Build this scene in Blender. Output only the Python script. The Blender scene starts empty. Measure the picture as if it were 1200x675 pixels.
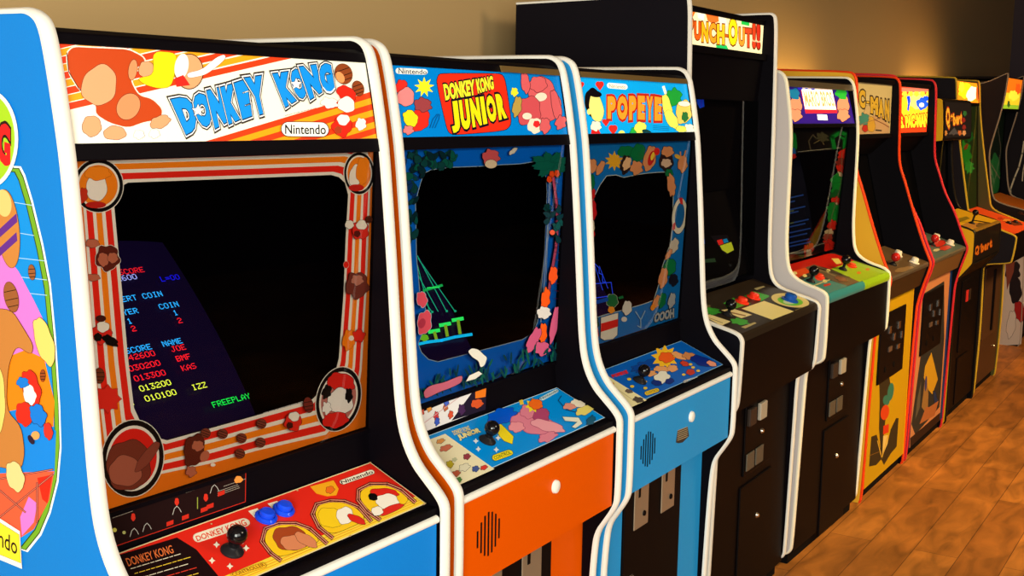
import bpy, math, random
from mathutils import Vector, Matrix, geometry
random.seed(7)
S = bpy.context.scene
COL = S.collection
PI = math.pi

# ---------------------------------------------------------------- camera
CAMP = Vector((-0.93218059, -1.0797735, 1.5731372))
YAW, PITCH, ROLL = math.radians(58.2841912), math.radians(8.46306181), math.radians(0.94147959)
FPX = 1412.838
_f = Vector((math.sin(YAW) * math.cos(PITCH), math.cos(YAW) * math.cos(PITCH), -math.sin(PITCH)))
_r0 = Vector((math.cos(YAW), -math.sin(YAW), 0))
_u0 = _r0.cross(_f)
_r = _r0 * math.cos(ROLL) + _u0 * math.sin(ROLL)
_u = -_r0 * math.sin(ROLL) + _u0 * math.cos(ROLL)
cam_d = bpy.data.cameras.new('camera')
cam_d.sensor_width = 36
cam_d.lens = FPX / 1200 * 36
cam_d.clip_start = .02
cam = bpy.data.objects.new('camera', cam_d)
COL.objects.link(cam)
cam.matrix_world = Matrix(((_r.x, _u.x, -_f.x, CAMP.x), (_r.y, _u.y, -_f.y, CAMP.y), (_r.z, _u.z, -_f.z, CAMP.z), (0, 0, 0, 1)))
S.camera = cam

# ---------------------------------------------------------------- light and exposure
S.view_settings.view_transform = 'Standard'
S.view_settings.look = 'None'
S.view_settings.gamma = 1
S.view_settings.use_curve_mapping = False
S.view_settings.exposure = 0.0
W = bpy.data.worlds.new('world')
S.world = W
W.use_nodes = True
W.node_tree.nodes['Background'].inputs[0].default_value = (.09, .06, .045, 1)
W.node_tree.nodes['Background'].inputs[1].default_value = .25


def area(name, loc, tgt, size, power, col, sy=None, spread=180):
    l = bpy.data.lights.new(name, 'AREA')
    l.energy = power
    l.color = col
    l.size = size
    l.spread = math.radians(spread)
    if sy:
        l.shape = 'RECTANGLE'
        l.size_y = sy
    o = bpy.data.objects.new(name, l)
    COL.objects.link(o)
    o.location = loc
    o.rotation_euler = (Vector(tgt) - Vector(loc)).to_track_quat('-Z', 'Y').to_euler()
    return o


area('left_fill_light', (-1.3, -3.0, 1.9), (1.1, .1, 1.2), 2.0, 62, (.97, .97, .88), 1.5)  # added front-left light brightening the nearer cabinet fronts, no real window behind it
area('left_fill_light', (-2.9, -1.9, 1.75), (.2, .2, 1.3), 1.6, 190, (.98, 1, .90), 1.6)  # second light added from the left to brighten the blue side panel
area('overhead_light', (1.6, -2.9, 2.72), (2.0, .2, 1.0), 1.0, 34, (1, .84, .60), None, 130)  # overhead fill added to brighten the dim screen surrounds
area('overhead_light', (4.4, -1.9, 2.72), (4.2, -.2, .5), .7, 32, (1, .69, .28), None, 90)
area('overhead_light', (7.0, -1.9, 2.72), (6.8, -.3, .5), .7, 38, (1, .62, .25), None, 105)

# light of the marquee tubes escaping behind two cabinets onto the wall
area('marquee_tube_light', (5.0, .945, 1.60), (5.0, 1.02, 2.0), .9, 5, (1, .60, .15), .03)
area('marquee_tube_light', (7.8, .965, 1.64), (7.8, 1.02, 2.0), .9, 8, (1, .56, .14), .03)

# ---------------------------------------------------------------- materials
MATS = {}


def lin(c):
    c = c / 255
    return c / 12.92 if c <= .04045 else ((c + .055) / 1.055) ** 2.4


def M(rgb, rough=.45, emit=0, metal=0, spec=.1, coat=0):
    key = (tuple(rgb), rough, emit, metal, spec, coat)
    if key in MATS:
        return MATS[key]
    m = bpy.data.materials.new('paint_%02x%02x%02x' % tuple(int(v) for v in rgb))
    m.use_nodes = True
    b = m.node_tree.nodes['Principled BSDF']
    c = tuple(lin(v) for v in rgb) + (1,)
    b.inputs['Base Color'].default_value = c
    b.inputs['Roughness'].default_value = rough
    b.inputs['Metallic'].default_value = metal
    b.inputs['Specular IOR Level'].default_value = spec
    b.inputs['Coat Weight'].default_value = coat
    if emit:
        b.inputs['Emission Color'].default_value = c
        b.inputs['Emission Strength'].default_value = emit
    MATS[key] = m
    return m


def nodes_mat(name):
    m = bpy.data.materials.new(name)
    m.use_nodes = True
    nt = m.node_tree
    return m, nt, nt.nodes['Principled BSDF']


def speckled(name, rgb, rgb2, scale=220, rough=.5, bump=.15):
    """painted or laminated board: fine grain in colour and bump"""
    m, nt, b = nodes_mat(name)
    tc = nt.nodes.new('ShaderNodeTexCoord')
    n = nt.nodes.new('ShaderNodeTexNoise')
    n.inputs['Scale'].default_value = scale
    n.inputs['Detail'].default_value = 4
    mx = nt.nodes.new('ShaderNodeMix')
    mx.data_type = 'RGBA'
    mx.inputs[6].default_value = tuple(lin(v) for v in rgb) + (1,)
    mx.inputs[7].default_value = tuple(lin(v) for v in rgb2) + (1,)
    nt.links.new(tc.outputs['Object'], n.inputs['Vector'])
    nt.links.new(n.outputs['Fac'], mx.inputs[0])
    nt.links.new(mx.outputs[2], b.inputs['Base Color'])
    bp = nt.nodes.new('ShaderNodeBump')
    bp.inputs['Strength'].default_value = bump
    bp.inputs['Distance'].default_value = .0006
    nt.links.new(n.outputs['Fac'], bp.inputs['Height'])
    nt.links.new(bp.outputs[0], b.inputs['Normal'])
    b.inputs['Roughness'].default_value = rough
    b.inputs['Specular IOR Level'].default_value = .07
    return m


BLACK = speckled('black_laminate', (4, 2, 6), (7, 4, 8), 300, .55)
BLACKM = speckled('black_metal', (9, 5, 6), (13, 8, 8), 260, .5)
WHITE_T = M((236, 231, 220), .35)
SHADOWBLK = M((6, 5, 6), .8)
CHROME = M((205, 200, 190), .25, 0, 1)


def glass_mat():
    m = bpy.data.materials.new('bezel_glass')
    m.use_nodes = True
    nt = m.node_tree
    nt.nodes.clear()
    o = nt.nodes.new('ShaderNodeOutputMaterial')
    t = nt.nodes.new('ShaderNodeBsdfTransparent')
    t.inputs[0].default_value = (.94, .94, .95, 1)
    g = nt.nodes.new('ShaderNodeBsdfGlossy')
    g.inputs['Roughness'].default_value = .03
    g.inputs[0].default_value = (.5, .5, .52, 1)
    fr = nt.nodes.new('ShaderNodeFresnel')
    fr.inputs[0].default_value = 1.45
    mx = nt.nodes.new('ShaderNodeMixShader')
    nt.links.new(fr.outputs[0], mx.inputs[0])
    nt.links.new(t.outputs[0], mx.inputs[1])
    nt.links.new(g.outputs[0], mx.inputs[2])
    nt.links.new(mx.outputs[0], o.inputs[0])
    return m


GLASS = glass_mat()


def wood_floor():
    m, nt, b = nodes_mat('wood_planks')
    tc = nt.nodes.new('ShaderNodeTexCoord')
    br = nt.nodes.new('ShaderNodeTexBrick')
    br.offset = .37
    br.inputs['Scale'].default_value = 1
    br.inputs['Brick Width'].default_value = 1.25
    br.inputs['Row Height'].default_value = .155
    br.inputs['Mortar Size'].default_value = .0015
    br.inputs['Mortar Smooth'].default_value = .3
    br.inputs['Color1'].default_value = (lin(164), lin(100), lin(40), 1)
    br.inputs['Color2'].default_value = (lin(194), lin(124), lin(52), 1)
    br.inputs['Mortar'].default_value = (lin(96), lin(54), lin(24), 1)
    mp = nt.nodes.new('ShaderNodeMapping')
    mp.inputs['Location'].default_value = (.3, .12, 0)
    nt.links.new(tc.outputs['Object'], mp.inputs[0])
    nt.links.new(mp.outputs[0], br.inputs['Vector'])
    mp2 = nt.nodes.new('ShaderNodeMapping')
    mp2.inputs['Scale'].default_value = (1.3, 4, 1)
    nt.links.new(tc.outputs['Object'], mp2.inputs[0])
    n1 = nt.nodes.new('ShaderNodeTexNoise')
    n1.inputs['Scale'].default_value = 3.2
    n1.inputs['Detail'].default_value = 9
    n1.inputs['Distortion'].default_value = .9
    nt.links.new(mp2.outputs[0], n1.inputs['Vector'])
    n2 = nt.nodes.new('ShaderNodeTexNoise')
    n2.inputs['Scale'].default_value = 1.6
    n2.inputs['Detail'].default_value = 5
    nt.links.new(tc.outputs['Object'], n2.inputs['Vector'])
    r1 = nt.nodes.new('ShaderNodeMapRange')
    r1.inputs[1].default_value = .3
    r1.inputs[2].default_value = .7
    r1.inputs[3].default_value = .55
    r1.inputs[4].default_value = 1.28
    nt.links.new(n1.outputs['Fac'], r1.inputs[0])
    r2 = nt.nodes.new('ShaderNodeMapRange')
    r2.inputs[1].default_value = .3
    r2.inputs[2].default_value = .7
    r2.inputs[3].default_value = .55
    r2.inputs[4].default_value = 1.15
    nt.links.new(n2.outputs['Fac'], r2.inputs[0])
    mu = nt.nodes.new('ShaderNodeMath')
    mu.operation = 'MULTIPLY'
    nt.links.new(r1.outputs[0], mu.inputs[0])
    nt.links.new(r2.outputs[0], mu.inputs[1])
    vm = nt.nodes.new('ShaderNodeVectorMath')
    vm.operation = 'SCALE'
    nt.links.new(br.outputs['Color'], vm.inputs[0])
    nt.links.new(mu.outputs[0], vm.inputs['Scale'])
    nt.links.new(vm.outputs[0], b.inputs['Base Color'])
    b.inputs['Roughness'].default_value = .5
    b.inputs['Specular IOR Level'].default_value = .3
    bp = nt.nodes.new('ShaderNodeBump')
    bp.inputs['Strength'].default_value = .25
    bp.inputs['Distance'].default_value = .002
    nt.links.new(n1.outputs['Fac'], bp.inputs['Height'])
    nt.links.new(bp.outputs[0], b.inputs['Normal'])
    return m


# ---------------------------------------------------------------- mesh builder
class MB:
    def __init__(s):
        s.v = []; s.f = []; s.mi = []; s.m = []

    def mat(s, m):
        if m not in s.m:
            s.m.append(m)
        return s.m.index(m)

    def face(s, pts, m):
        i = len(s.v)
        s.v += [tuple(p) for p in pts]
        s.f.append(tuple(range(i, i + len(pts))))
        s.mi.append(s.mat(m))

    def grid(s, rows, m, close=False):
        """rows of points joined by shared vertices"""
        i = len(s.v)
        n = len(rows[0])
        for r in rows:
            s.v += [tuple(p) for p in r]
        k = s.mat(m)
        for a in range(len(rows) - 1):
            for b in range(n if close else n - 1):
                b2 = (b + 1) % n
                s.f.append((i + a * n + b, i + a * n + b2, i + (a + 1) * n + b2, i + (a + 1) * n + b))
                s.mi.append(k)

    def box(s, a, b, m, bev=0):
        x0, y0, z0 = a; x1, y1, z1 = b
        P = lambda *q: [Vector(v) for v in q]
        s.face(P((x0, y0, z0), (x1, y0, z0), (x1, y0, z1), (x0, y0, z1)), m)
        s.face(P((x1, y1, z0), (x0, y1, z0), (x0, y1, z1), (x1, y1, z1)), m)
        s.face(P((x0, y1, z0), (x0, y0, z0), (x0, y0, z1), (x0, y1, z1)), m)
        s.face(P((x1, y0, z0), (x1, y1, z0), (x1, y1, z1), (x1, y0, z1)), m)
        s.face(P((x0, y0, z1), (x1, y0, z1), (x1, y1, z1), (x0, y1, z1)), m)
        s.face(P((x0, y1, z0), (x1, y1, z0), (x1, y0, z0), (x0, y0, z0)), m)

    def prism(s, poly, x0, x1, m, m_lo=None, m_hi=None):
        """yz polygon swept along x"""
        n = len(poly)
        ar = sum(poly[i][0] * poly[(i + 1) % n][1] - poly[(i + 1) % n][0] * poly[i][1] for i in range(n))
        if ar < 0:
            poly = poly[::-1]
        for i in range(n):
            a, b = poly[i], poly[(i + 1) % n]
            s.face([(x0, *a), (x0, *b), (x1, *b), (x1, *a)], m)
        tr = geometry.tessellate_polygon([[Vector((p[0], p[1], 0)) for p in poly]])
        for t in tr:
            q = [poly[k] for k in t]
            a2 = (q[1][0] - q[0][0]) * (q[2][1] - q[0][1]) - (q[2][0] - q[0][0]) * (q[1][1] - q[0][1])
            if a2 < 0:
                q = q[::-1]
            s.face([(x1, *p) for p in q], m_hi or m)
            s.face([(x0, *p) for p in q[::-1]], m_lo or m)

    def lathe(s, c, ax, prof, m, n=20):
        ax = Vector(ax).normalized()
        a = ax.orthogonal().normalized()
        b = ax.cross(a)
        c = Vector(c)
        rows = []
        for r, h in prof:
            rows.append([c + ax * h + (a * math.cos(2 * PI * k / n) + b * math.sin(2 * PI * k / n)) * max(r, 1e-5) for k in range(n)])
        s.grid(rows, m, True)

    def build(s, name, parent=None, smooth=False, bevel=0, angle=35):
        me = bpy.data.meshes.new(name)
        me.from_pydata(s.v, [], s.f)
        for m in s.m:
            me.materials.append(m)
        me.polygons.foreach_set('material_index', s.mi)
        if smooth:
            import bmesh
            bm = bmesh.new(); bm.from_mesh(me)
            bmesh.ops.remove_doubles(bm, verts=bm.verts, dist=1e-6)
            bmesh.ops.recalc_face_normals(bm, faces=bm.faces)
            for f in bm.faces: f.smooth = True
            for e in bm.edges:
                if len(e.link_faces) == 2 and e.calc_face_angle(0) > math.radians(angle): e.smooth = False
            bm.to_mesh(me); bm.free()
        o = bpy.data.objects.new(name, me)
        COL.objects.link(o)
        if parent:
            o.parent = parent
        if bevel:
            import bmesh
            bm = bmesh.new(); bm.from_mesh(me)
            bmesh.ops.remove_doubles(bm, verts=bm.verts, dist=1e-6)
            bm.to_mesh(me); bm.free()
            bv = o.modifiers.new('bevel', 'BEVEL')
            bv.width = bevel; bv.segments = 2; bv.limit_method = 'ANGLE'
        return o


def tag(o, label=None, cat=None, group=None, kind=None):
    for k, v in (('label', label), ('category', cat), ('group', group), ('kind', kind)):
        if v: o[k] = v
    return o


def empty(name, loc, rz=0):
    o = bpy.data.objects.new(name, None)
    COL.objects.link(o)
    o.location = loc
    o.rotation_euler = (0, 0, rz)
    o.empty_display_size = .2
    return o


def chaikin(p, n=2):
    for _ in range(n):
        q = [p[0]]
        for a, b in zip(p, p[1:]):
            q.append((a[0] * .75 + b[0] * .25, a[1] * .75 + b[1] * .25))
            q.append((a[0] * .25 + b[0] * .75, a[1] * .25 + b[1] * .75))
        q.append(p[-1])
        p = q
    return p


# ---------------------------------------------------------------- lettering
_TX = {}


def text_tris(s, off=0, wide=1.0):
    key = (s, off)
    if key in _TX:
        return _TX[key]
    cu = bpy.data.curves.new('t', 'FONT')
    cu.body = s
    cu.size = 1
    cu.offset = off
    cu.resolution_u = 3
    o = bpy.data.objects.new('t', cu)
    me = bpy.data.meshes.new_from_object(o)
    me.calc_loop_triangles()
    tr = [[tuple(me.vertices[i].co[:2]) for i in t.vertices] for t in me.loop_triangles]
    bpy.data.objects.remove(o)
    bpy.data.curves.remove(cu)
    bpy.data.meshes.remove(me)
    _TX[key] = tr
    return tr


def bbox(tr):
    xs = [p[0] for t in tr for p in t]; ys = [p[1] for t in tr for p in t]
    return min(xs), min(ys), max(xs), max(ys)


GLY = {'0': '01110 10001 10001 10001 10001 10001 01110', '1': '00100 01100 00100 00100 00100 00100 01110',
       '2': '01110 10001 00001 00110 01000 10000 11111', '3': '11111 00010 00100 00110 00001 10001 01110',
       '4': '00010 00110 01010 10010 11111 00010 00010', '5': '11111 10000 11110 00001 00001 10001 01110',
       '6': '00110 01000 10000 11110 10001 10001 01110', '7': '11111 00001 00010 00100 01000 01000 01000',
       '8': '01110 10001 10001 01110 10001 10001 01110', '9': '01110 10001 10001 01111 00001 00010 01100',
       'A': '00100 01010 10001 10001 11111 10001 10001', 'B': '11110 10001 10001 11110 10001 10001 11110',
       'C': '01110 10001 10000 10000 10000 10001 01110', 'D': '11110 10001 10001 10001 10001 10001 11110',
       'E': '11111 10000 10000 11110 10000 10000 11111', 'F': '11111 10000 10000 11110 10000 10000 10000',
       'G': '01111 10000 10000 10011 10001 10001 01111', 'H': '10001 10001 10001 11111 10001 10001 10001',
       'I': '01110 00100 00100 00100 00100 00100 01110', 'J': '00111 00010 00010 00010 00010 10010 01100',
       'K': '10001 10010 10100 11000 10100 10010 10001', 'L': '10000 10000 10000 10000 10000 10000 11111',
       'M': '10001 11011 10101 10101 10001 10001 10001', 'N': '10001 11001 10101 10101 10011 10001 10001',
       'O': '01110 10001 10001 10001 10001 10001 01110', 'P': '11110 10001 10001 11110 10000 10000 10000',
       'R': '11110 10001 10001 11110 10100 10010 10001', 'S': '01111 10000 10000 01110 00001 00001 11110',
       'T': '11111 00100 00100 00100 00100 00100 00100', 'Y': '10001 10001 01010 00100 00100 00100 00100',
       'Z': '11111 00001 00010 00100 01000 10000 11111', '=': '00000 00000 11111 00000 11111 00000 00000'}


class Art:
    """flat printed pattern on one face of a part.  Pixel coordinates of the photograph are turned
    into points of the face by intersecting the view ray with the face's plane."""

    def __init__(s, mb, root, O, U, V, w, h, rough=.4, emit=0, step=.00003, clip=True):
        s.mb = mb
        s.O = Vector(O); s.U = Vector(U).normalized(); s.V = Vector(V).normalized()
        s.N = s.U.cross(s.V)
        s.w = w; s.h = h
        R = Matrix.Translation(root.location) @ root.rotation_euler.to_matrix().to_4x4()
        Ri = R.inverted()
        s.c = Ri @ CAMP
        s.R3 = Ri.to_3x3()
        s.rough = rough; s.emit = emit; s.step = step; s.lay = 1; s.clip = clip

    def px(s, p):
        d = s.R3 @ (_f + _r * ((p[0] - 600) / FPX) - _u * ((p[1] - 337.5) / FPX))
        t = (s.O - s.c).dot(s.N) / d.dot(s.N)
        q = s.c + d * t - s.O
        return (q.dot(s.U), q.dot(s.V))

    def _tri(s, t, m):
        poly = t
        if s.clip:
            for ax, lim, sg in ((0, 0, 1), (0, s.w, -1), (1, 0, 1), (1, s.h, -1)):
                out = []
                for i in range(len(poly)):
                    a, b = poly[i], poly[(i + 1) % len(poly)]
                    da, db = (a[ax] - lim) * sg, (b[ax] - lim) * sg
                    if da >= 0: out.append(a)
                    if (da >= 0) != (db >= 0):
                        k = da / (da - db)
                        out.append((a[0] + (b[0] - a[0]) * k, a[1] + (b[1] - a[1]) * k))
                poly = out
                if len(poly) < 3: return
        ar = sum(poly[i][0] * poly[(i + 1) % len(poly)][1] - poly[(i + 1) % len(poly)][0] * poly[i][1] for i in range(len(poly)))
        if abs(ar) < 1e-11: return
        if ar < 0: poly = poly[::-1]
        h = s.lay * s.step
        s.mb.face([s.O + s.U * p[0] + s.V * p[1] + s.N * h for p in poly], m)

    def mat(s, c, emit=None):
        return M(c, s.rough, s.emit if emit is None else emit)

    def uv(s, pts, c, hole=None, emit=None):
        m = c if not isinstance(c, tuple) else s.mat(c, emit)
        loops = [[Vector((p[0], p[1], 0)) for p in pts]]
        flat = list(pts)
        if hole:
            loops.append([Vector((p[0], p[1], 0)) for p in hole]); flat += list(hole)
        for t in geometry.tessellate_polygon(loops):
            s._tri([flat[k] for k in t], m)
        s.lay += 1

    def fill(s, c, emit=None):
        s.uv([(0, 0), (s.w, 0), (s.w, s.h), (0, s.h)], c, emit=emit)

    def p(s, pts, c, emit=None, out=None, ow=1.0, sm=None):
        """polygon in pixels, with an optional outline; long outlined shapes are rounded off"""
        if sm or (sm is None and out and 8 <= len(pts) < 30):
            for _ in range(2):
                pts = [q for a, b in zip(pts, list(pts[1:]) + [pts[0]]) for q in ((a[0] * .8 + b[0] * .2, a[1] * .8 + b[1] * .2), (a[0] * .2 + b[0] * .8, a[1] * .2 + b[1] * .8))]
        if out:
            s.line(list(pts) + [pts[0]], ow, out)
        s.uv([s.px(q) for q in pts], c, emit=emit)

    def line(s, pts, w, c, emit=None):
        m = s.mat(c, emit)
        for a, b in zip(pts, pts[1:]):
            dx, dy = b[0] - a[0], b[1] - a[1]
            L = math.hypot(dx, dy) or 1
            ex, ey = dx / L * w * .35, dy / L * w * .35
            nx, ny = -dy / L * w / 2, dx / L * w / 2
            q = [s.px(k) for k in ((a[0] - ex + nx, a[1] - ey + ny), (b[0] + ex + nx, b[1] + ey + ny), (b[0] + ex - nx, b[1] + ey - ny), (a[0] - ex - nx, a[1] - ey - ny))]
            s._tri(q[:3], m); s._tri([q[0], q[2], q[3]], m)
        s.lay += 1

    def ell(s, cx, cy, rx, ry, c, rot=0, emit=None, n=40, wob=0, k=5, seed=0, out=None, ow=1.0):
        if out is None and wob and max(rx, ry) >= 4 and not s.emit: out, ow = (32, 18, 26), .7
        rot = math.radians(rot)
        pts = []
        for i in range(n):
            a = 2 * PI * i / n
            q = 1 + wob * math.sin(k * a + seed) * .6 + wob * math.sin((k + 3) * a + seed * 2.3) * .4
            x, y = rx * q * math.cos(a), ry * q * math.sin(a)
            pts.append((cx + x * math.cos(rot) - y * math.sin(rot), cy + x * math.sin(rot) + y * math.cos(rot)))
        s.p(pts, c, emit, out, ow)

    def star(s, cx, cy, r, c, n=5, inner=.45, rot=-90, sx=1, out=None, ow=1):
        pts = []
        for i in range(2 * n):
            a = math.radians(rot) + PI * i / n
            q = r if i % 2 == 0 else r * inner
            pts.append((cx + q * math.cos(a) * sx, cy + q * math.sin(a)))
        s.p(pts, c, out=out, ow=ow, sm=False)

    def text(s, t, quad, c, off=.0, outs=(), emit=None):
        """quad: pixel corners bottom-left, bottom-right, top-right, top-left of the letters"""
        ref = bbox(text_tris(t, off))
        bl, br, tr_, tl = quad
        for o_, cc in list(outs) + [(0, c)]:
            m = s.mat(cc, emit)
            for t3 in text_tris(t, off + o_):
                q = []
                for x, y in t3:
                    u = (x - ref[0]) / (ref[2] - ref[0]); v = (y - ref[1]) / (ref[3] - ref[1])
                    X = (1 - v) * ((1 - u) * bl[0] + u * br[0]) + v * ((1 - u) * tl[0] + u * tr_[0])
                    Y = (1 - v) * ((1 - u) * bl[1] + u * br[1]) + v * ((1 - u) * tl[1] + u * tr_[1])
                    q.append(s.px((X, Y)))
                s._tri(q, m)
            s.lay += 1

    def text_uv(s, t, u0, v0, u1, v1, c, off=0, outs=(), emit=None):
        ref = bbox(text_tris(t, off))
        for o_, cc in list(outs) + [(0, c)]:
            m = s.mat(cc, emit)
            for t3 in text_tris(t, off + o_):
                s._tri([(u0 + (x - ref[0]) / (ref[2] - ref[0]) * (u1 - u0), v0 + (y - ref[1]) / (ref[3] - ref[1]) * (v1 - v0)) for x, y in t3], m)
            s.lay += 1

    def pixels(s, t, u0, v0, cw, ch, c, emit):
        m = s.mat(c, emit)
        for i, chh in enumerate(t):
            g = GLY.get(chh)
            if not g: continue
            for r, row in enumerate(g.split()):
                for k, b in enumerate(row):
                    if b == '1':
                        x = u0 + i * cw + k * cw / 6; y = v0 + (6 - r) * ch / 8
                        s._tri([(x, y), (x + cw / 6 * 1.05, y), (x + cw / 6 * 1.05, y + ch / 8)], m)
                        s._tri([(x, y), (x + cw / 6 * 1.05, y + ch / 8), (x, y + ch / 8)], m)
        s.lay += 1

    def scribble(s, a, b, n, c, w=.7, frac=.9, dy=None):
        """n rows of very small illegible print between pixel points a (start) and b (end of first row)"""
        for i in range(n):
            o_ = (dy[0] * i, dy[1] * i)
            x = 0
            while x < frac:
                L = random.uniform(.05, .16)
                p0 = (a[0] + (b[0] - a[0]) * x + o_[0], a[1] + (b[1] - a[1]) * x + o_[1])
                x2 = min(x + L, 1)
                p1 = (a[0] + (b[0] - a[0]) * x2 + o_[0], a[1] + (b[1] - a[1]) * x2 + o_[1])
                s.line([p0, p1], w, c)
                s.lay -= 1
                x = x2 + .025
        s.lay += 1


# ---------------------------------------------------------------- the room
def struct(name, mb):
    o = mb.build(name)
    o['kind'] = 'structure'
    return o


m_wall, nt, b = nodes_mat('wall_paint')
tc = nt.nodes.new('ShaderNodeTexCoord'); n = nt.nodes.new('ShaderNodeTexNoise')
n.inputs['Scale'].default_value = 90; n.inputs['Detail'].default_value = 6
bp = nt.nodes.new('ShaderNodeBump'); bp.inputs['Strength'].default_value = .12; bp.inputs['Distance'].default_value = .001
nt.links.new(tc.outputs['Object'], n.inputs['Vector']); nt.links.new(n.outputs['Fac'], bp.inputs['Height']); nt.links.new(bp.outputs[0], b.inputs['Normal'])
b.inputs['Base Color'].default_value = (lin(188), lin(154), lin(102), 1)
b.inputs['Roughness'].default_value = .85
m_dark = M((46, 34, 30), .8)
m_side = M((84, 72, 78), .9)
FL = wood_floor()
mb = MB(); mb.box((-4, -5, -.1), (11.15, 1.0, 0), FL); struct('floor', mb)
mb = MB(); mb.box((-4, 1.0, -.1), (11.3, 1.12, 2.9), m_wall); struct('wall_back', mb)
mb = MB(); mb.box((11.15, -5, -.1), (11.3, 1.0, 2.9), m_side); struct('wall_right', mb)
mb = MB(); mb.box((-4, -5.12, -.1), (11.3, -5, 2.9), m_dark); struct('wall_front', mb)
mb = MB(); mb.box((-4.12, -5.12, -.1), (-4, 1.12, 2.9), m_dark); struct('wall_left', mb)
mb = MB(); mb.box((-4.12, -5.12, 2.9), (11.3, 1.12, 3.0), M((110, 90, 74), .9)); struct('ceiling', mb)

T = .020


def trim(path, x0, x1, m, parent, name='edge_molding', bulge=.004):
    """plastic T-molding following the front and top edge of a side panel"""
    nrm = []
    for i in range(len(path)):
        a = path[max(i - 1, 0)]; c = path[min(i + 1, len(path) - 1)]
        dy, dz = c[0] - a[0], c[1] - a[1]
        L = math.hypot(dy, dz) or 1
        nrm.append((dz / L, -dy / L))
    # path runs top-back -> front -> bottom; outward normal points to -y / +z
    mid = len(path) // 2
    sgn = 1
    a, c = path[mid - 1], path[mid + 1]
    if nrm[mid][0] > 0: sgn = -1
    sec = [(0, -.004), (0, .0008), (.18, bulge * .75), (.5, bulge), (.82, bulge * .75), (1, .0008), (1, -.004)]
    mb = MB()
    rows = []
    for p_, n_ in zip(path, nrm):
        rows.append([(x0 - .0006 + (x1 - x0 + .0012) * t, p_[0] + n_[0] * sgn * h, p_[1] + n_[1] * sgn * h) for t, h in sec])
    mb.grid(rows, m)
    return mb.build(name, parent, smooth=True, angle=60)


def side_panels(root, prof, w, outer, inner, trimcol, zb=.03, art=None, seam=False):
    path = chaikin(prof, 2)
    yb = prof[0][0]
    poly = path + [(yb, zb)] if abs(prof[-1][0] - yb) > 1e-6 else path
    out = []
    for k, x0 in enumerate((0, w - T)):
        mb = MB()
        mb.prism(poly, x0, x0 + T, inner, outer if k == 0 else inner, outer if k == 1 else inner)
        if art and k == 0: art(mb, root)
        o = mb.build('side_panel', root)
        trim(path, x0, x0 + T, trimcol, o)
        out.append(o)
    return out


def plane_art(mb, root, x0, x1, lo, hi, **k):
    V = Vector((0, hi[0] - lo[0], hi[1] - lo[1]))
    return Art(mb, root, (x0, lo[0], lo[1]), (1, 0, 0), V, x1 - x0, V.length, **k)


def slab(mb, x0, x1, lo, hi, th, m):
    """board whose front face runs from lo to hi (yz), thickness th behind it"""
    d = Vector((hi[0] - lo[0], hi[1] - lo[1])).normalized()
    nb = Vector((-d.y, d.x))  # into the cabinet for a board facing -y/+z
    nb = -nb if (nb.x < 0 and abs(d.y) > .5) or (abs(d.y) <= .5 and nb.y > 0) else nb
    poly = [lo, hi, (hi[0] + nb.x * th, hi[1] + nb.y * th), (lo[0] + nb.x * th, lo[1] + nb.y * th)]
    mb.prism(poly, x0, x1, m)


def pt_on(root, O, V, xy):
    """local point + normal on the plane through O with directions x and V seen at a pixel"""
    a = Art(MB(), root, O, (1, 0, 0), V, 1, 1)
    u, v = a.px(xy)
    return a.O + a.U * u + a.V * v, a.N


def joystick(parent, root, lo, hi, pix, ball=(14, 12, 14), r=.0145, hgt=.020, washer=True, shaft=(30, 28, 30)):
    P, N = pt_on(root, (0, lo[0], lo[1]), (0, hi[0] - lo[0], hi[1] - lo[1]), pix)
    mb = MB()
    if washer:
        mb.lathe(P, N, [(0, .001), (.0165, .001), (.0165, .003), (.014, .006), (.010, .008), (.008, .011), (0, .011)], M(shaft, .35))
    mb.lathe(P, N, [(.005, 0), (.005, hgt)], M(shaft, .3, 0, .4))
    o = mb.build('joystick', parent, smooth=True)
    mb = MB()
    n = 9
    c = hgt + r * .6
    mb.lathe(P, N, [(r * math.sin(PI * i / n), c - r * math.cos(PI * i / n)) for i in range(n + 1)], M(ball, .18, coat=.5))
    mb.build('ball_top', o, smooth=True)


def button(parent, root, lo, hi, pix, col, r=.0125, name='push_button', big=1.0):
    P, N = pt_on(root, (0, lo[0], lo[1]), (0, hi[0] - lo[0], hi[1] - lo[1]), pix)
    mb = MB()
    m = M(col, .28, coat=.4)
    mb.lathe(P, N, [(0, .0008), (r * 1.35, .0008), (r * 1.35, .004), (r * 1.15, .0065), (r, .0065), (r, .004)], m)
    mb.lathe(P, N, [(r * .93, .004), (r * .93, .011 * big), (r * .75, .0135 * big), (0, .014 * big)], m)
    mb.build(name, parent, smooth=True)


def wood_edge(a):
    return a


def carcass(root, w, d, top_z, top_y, base_y, base_z1, base_mat, zf=.03, foot=True, foot_y=None):
    """back, top and base boards, plinth"""
    mb = MB(); mb.box((T, d - .02, .05), (w - T, d - .002, top_z + .0), BLACK); mb.build('back_panel', root)
    mb = MB(); mb.box((T, top_y, top_z - .016), (w - T, d - .02, top_z), BLACK); mb.build('top_panel', root)
    mb = MB(); mb.box((T, base_y, .05), (w - T, base_y + .018, base_z1), base_mat); bb = mb.build('base_board', root)
    if foot:
        mb = MB(); mb.box((T + .003, (foot_y or base_y) + .012, 0), (w - T - .003, d - .03, .05), SHADOWBLK); mb.build('plinth', root)
    return bb


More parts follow.
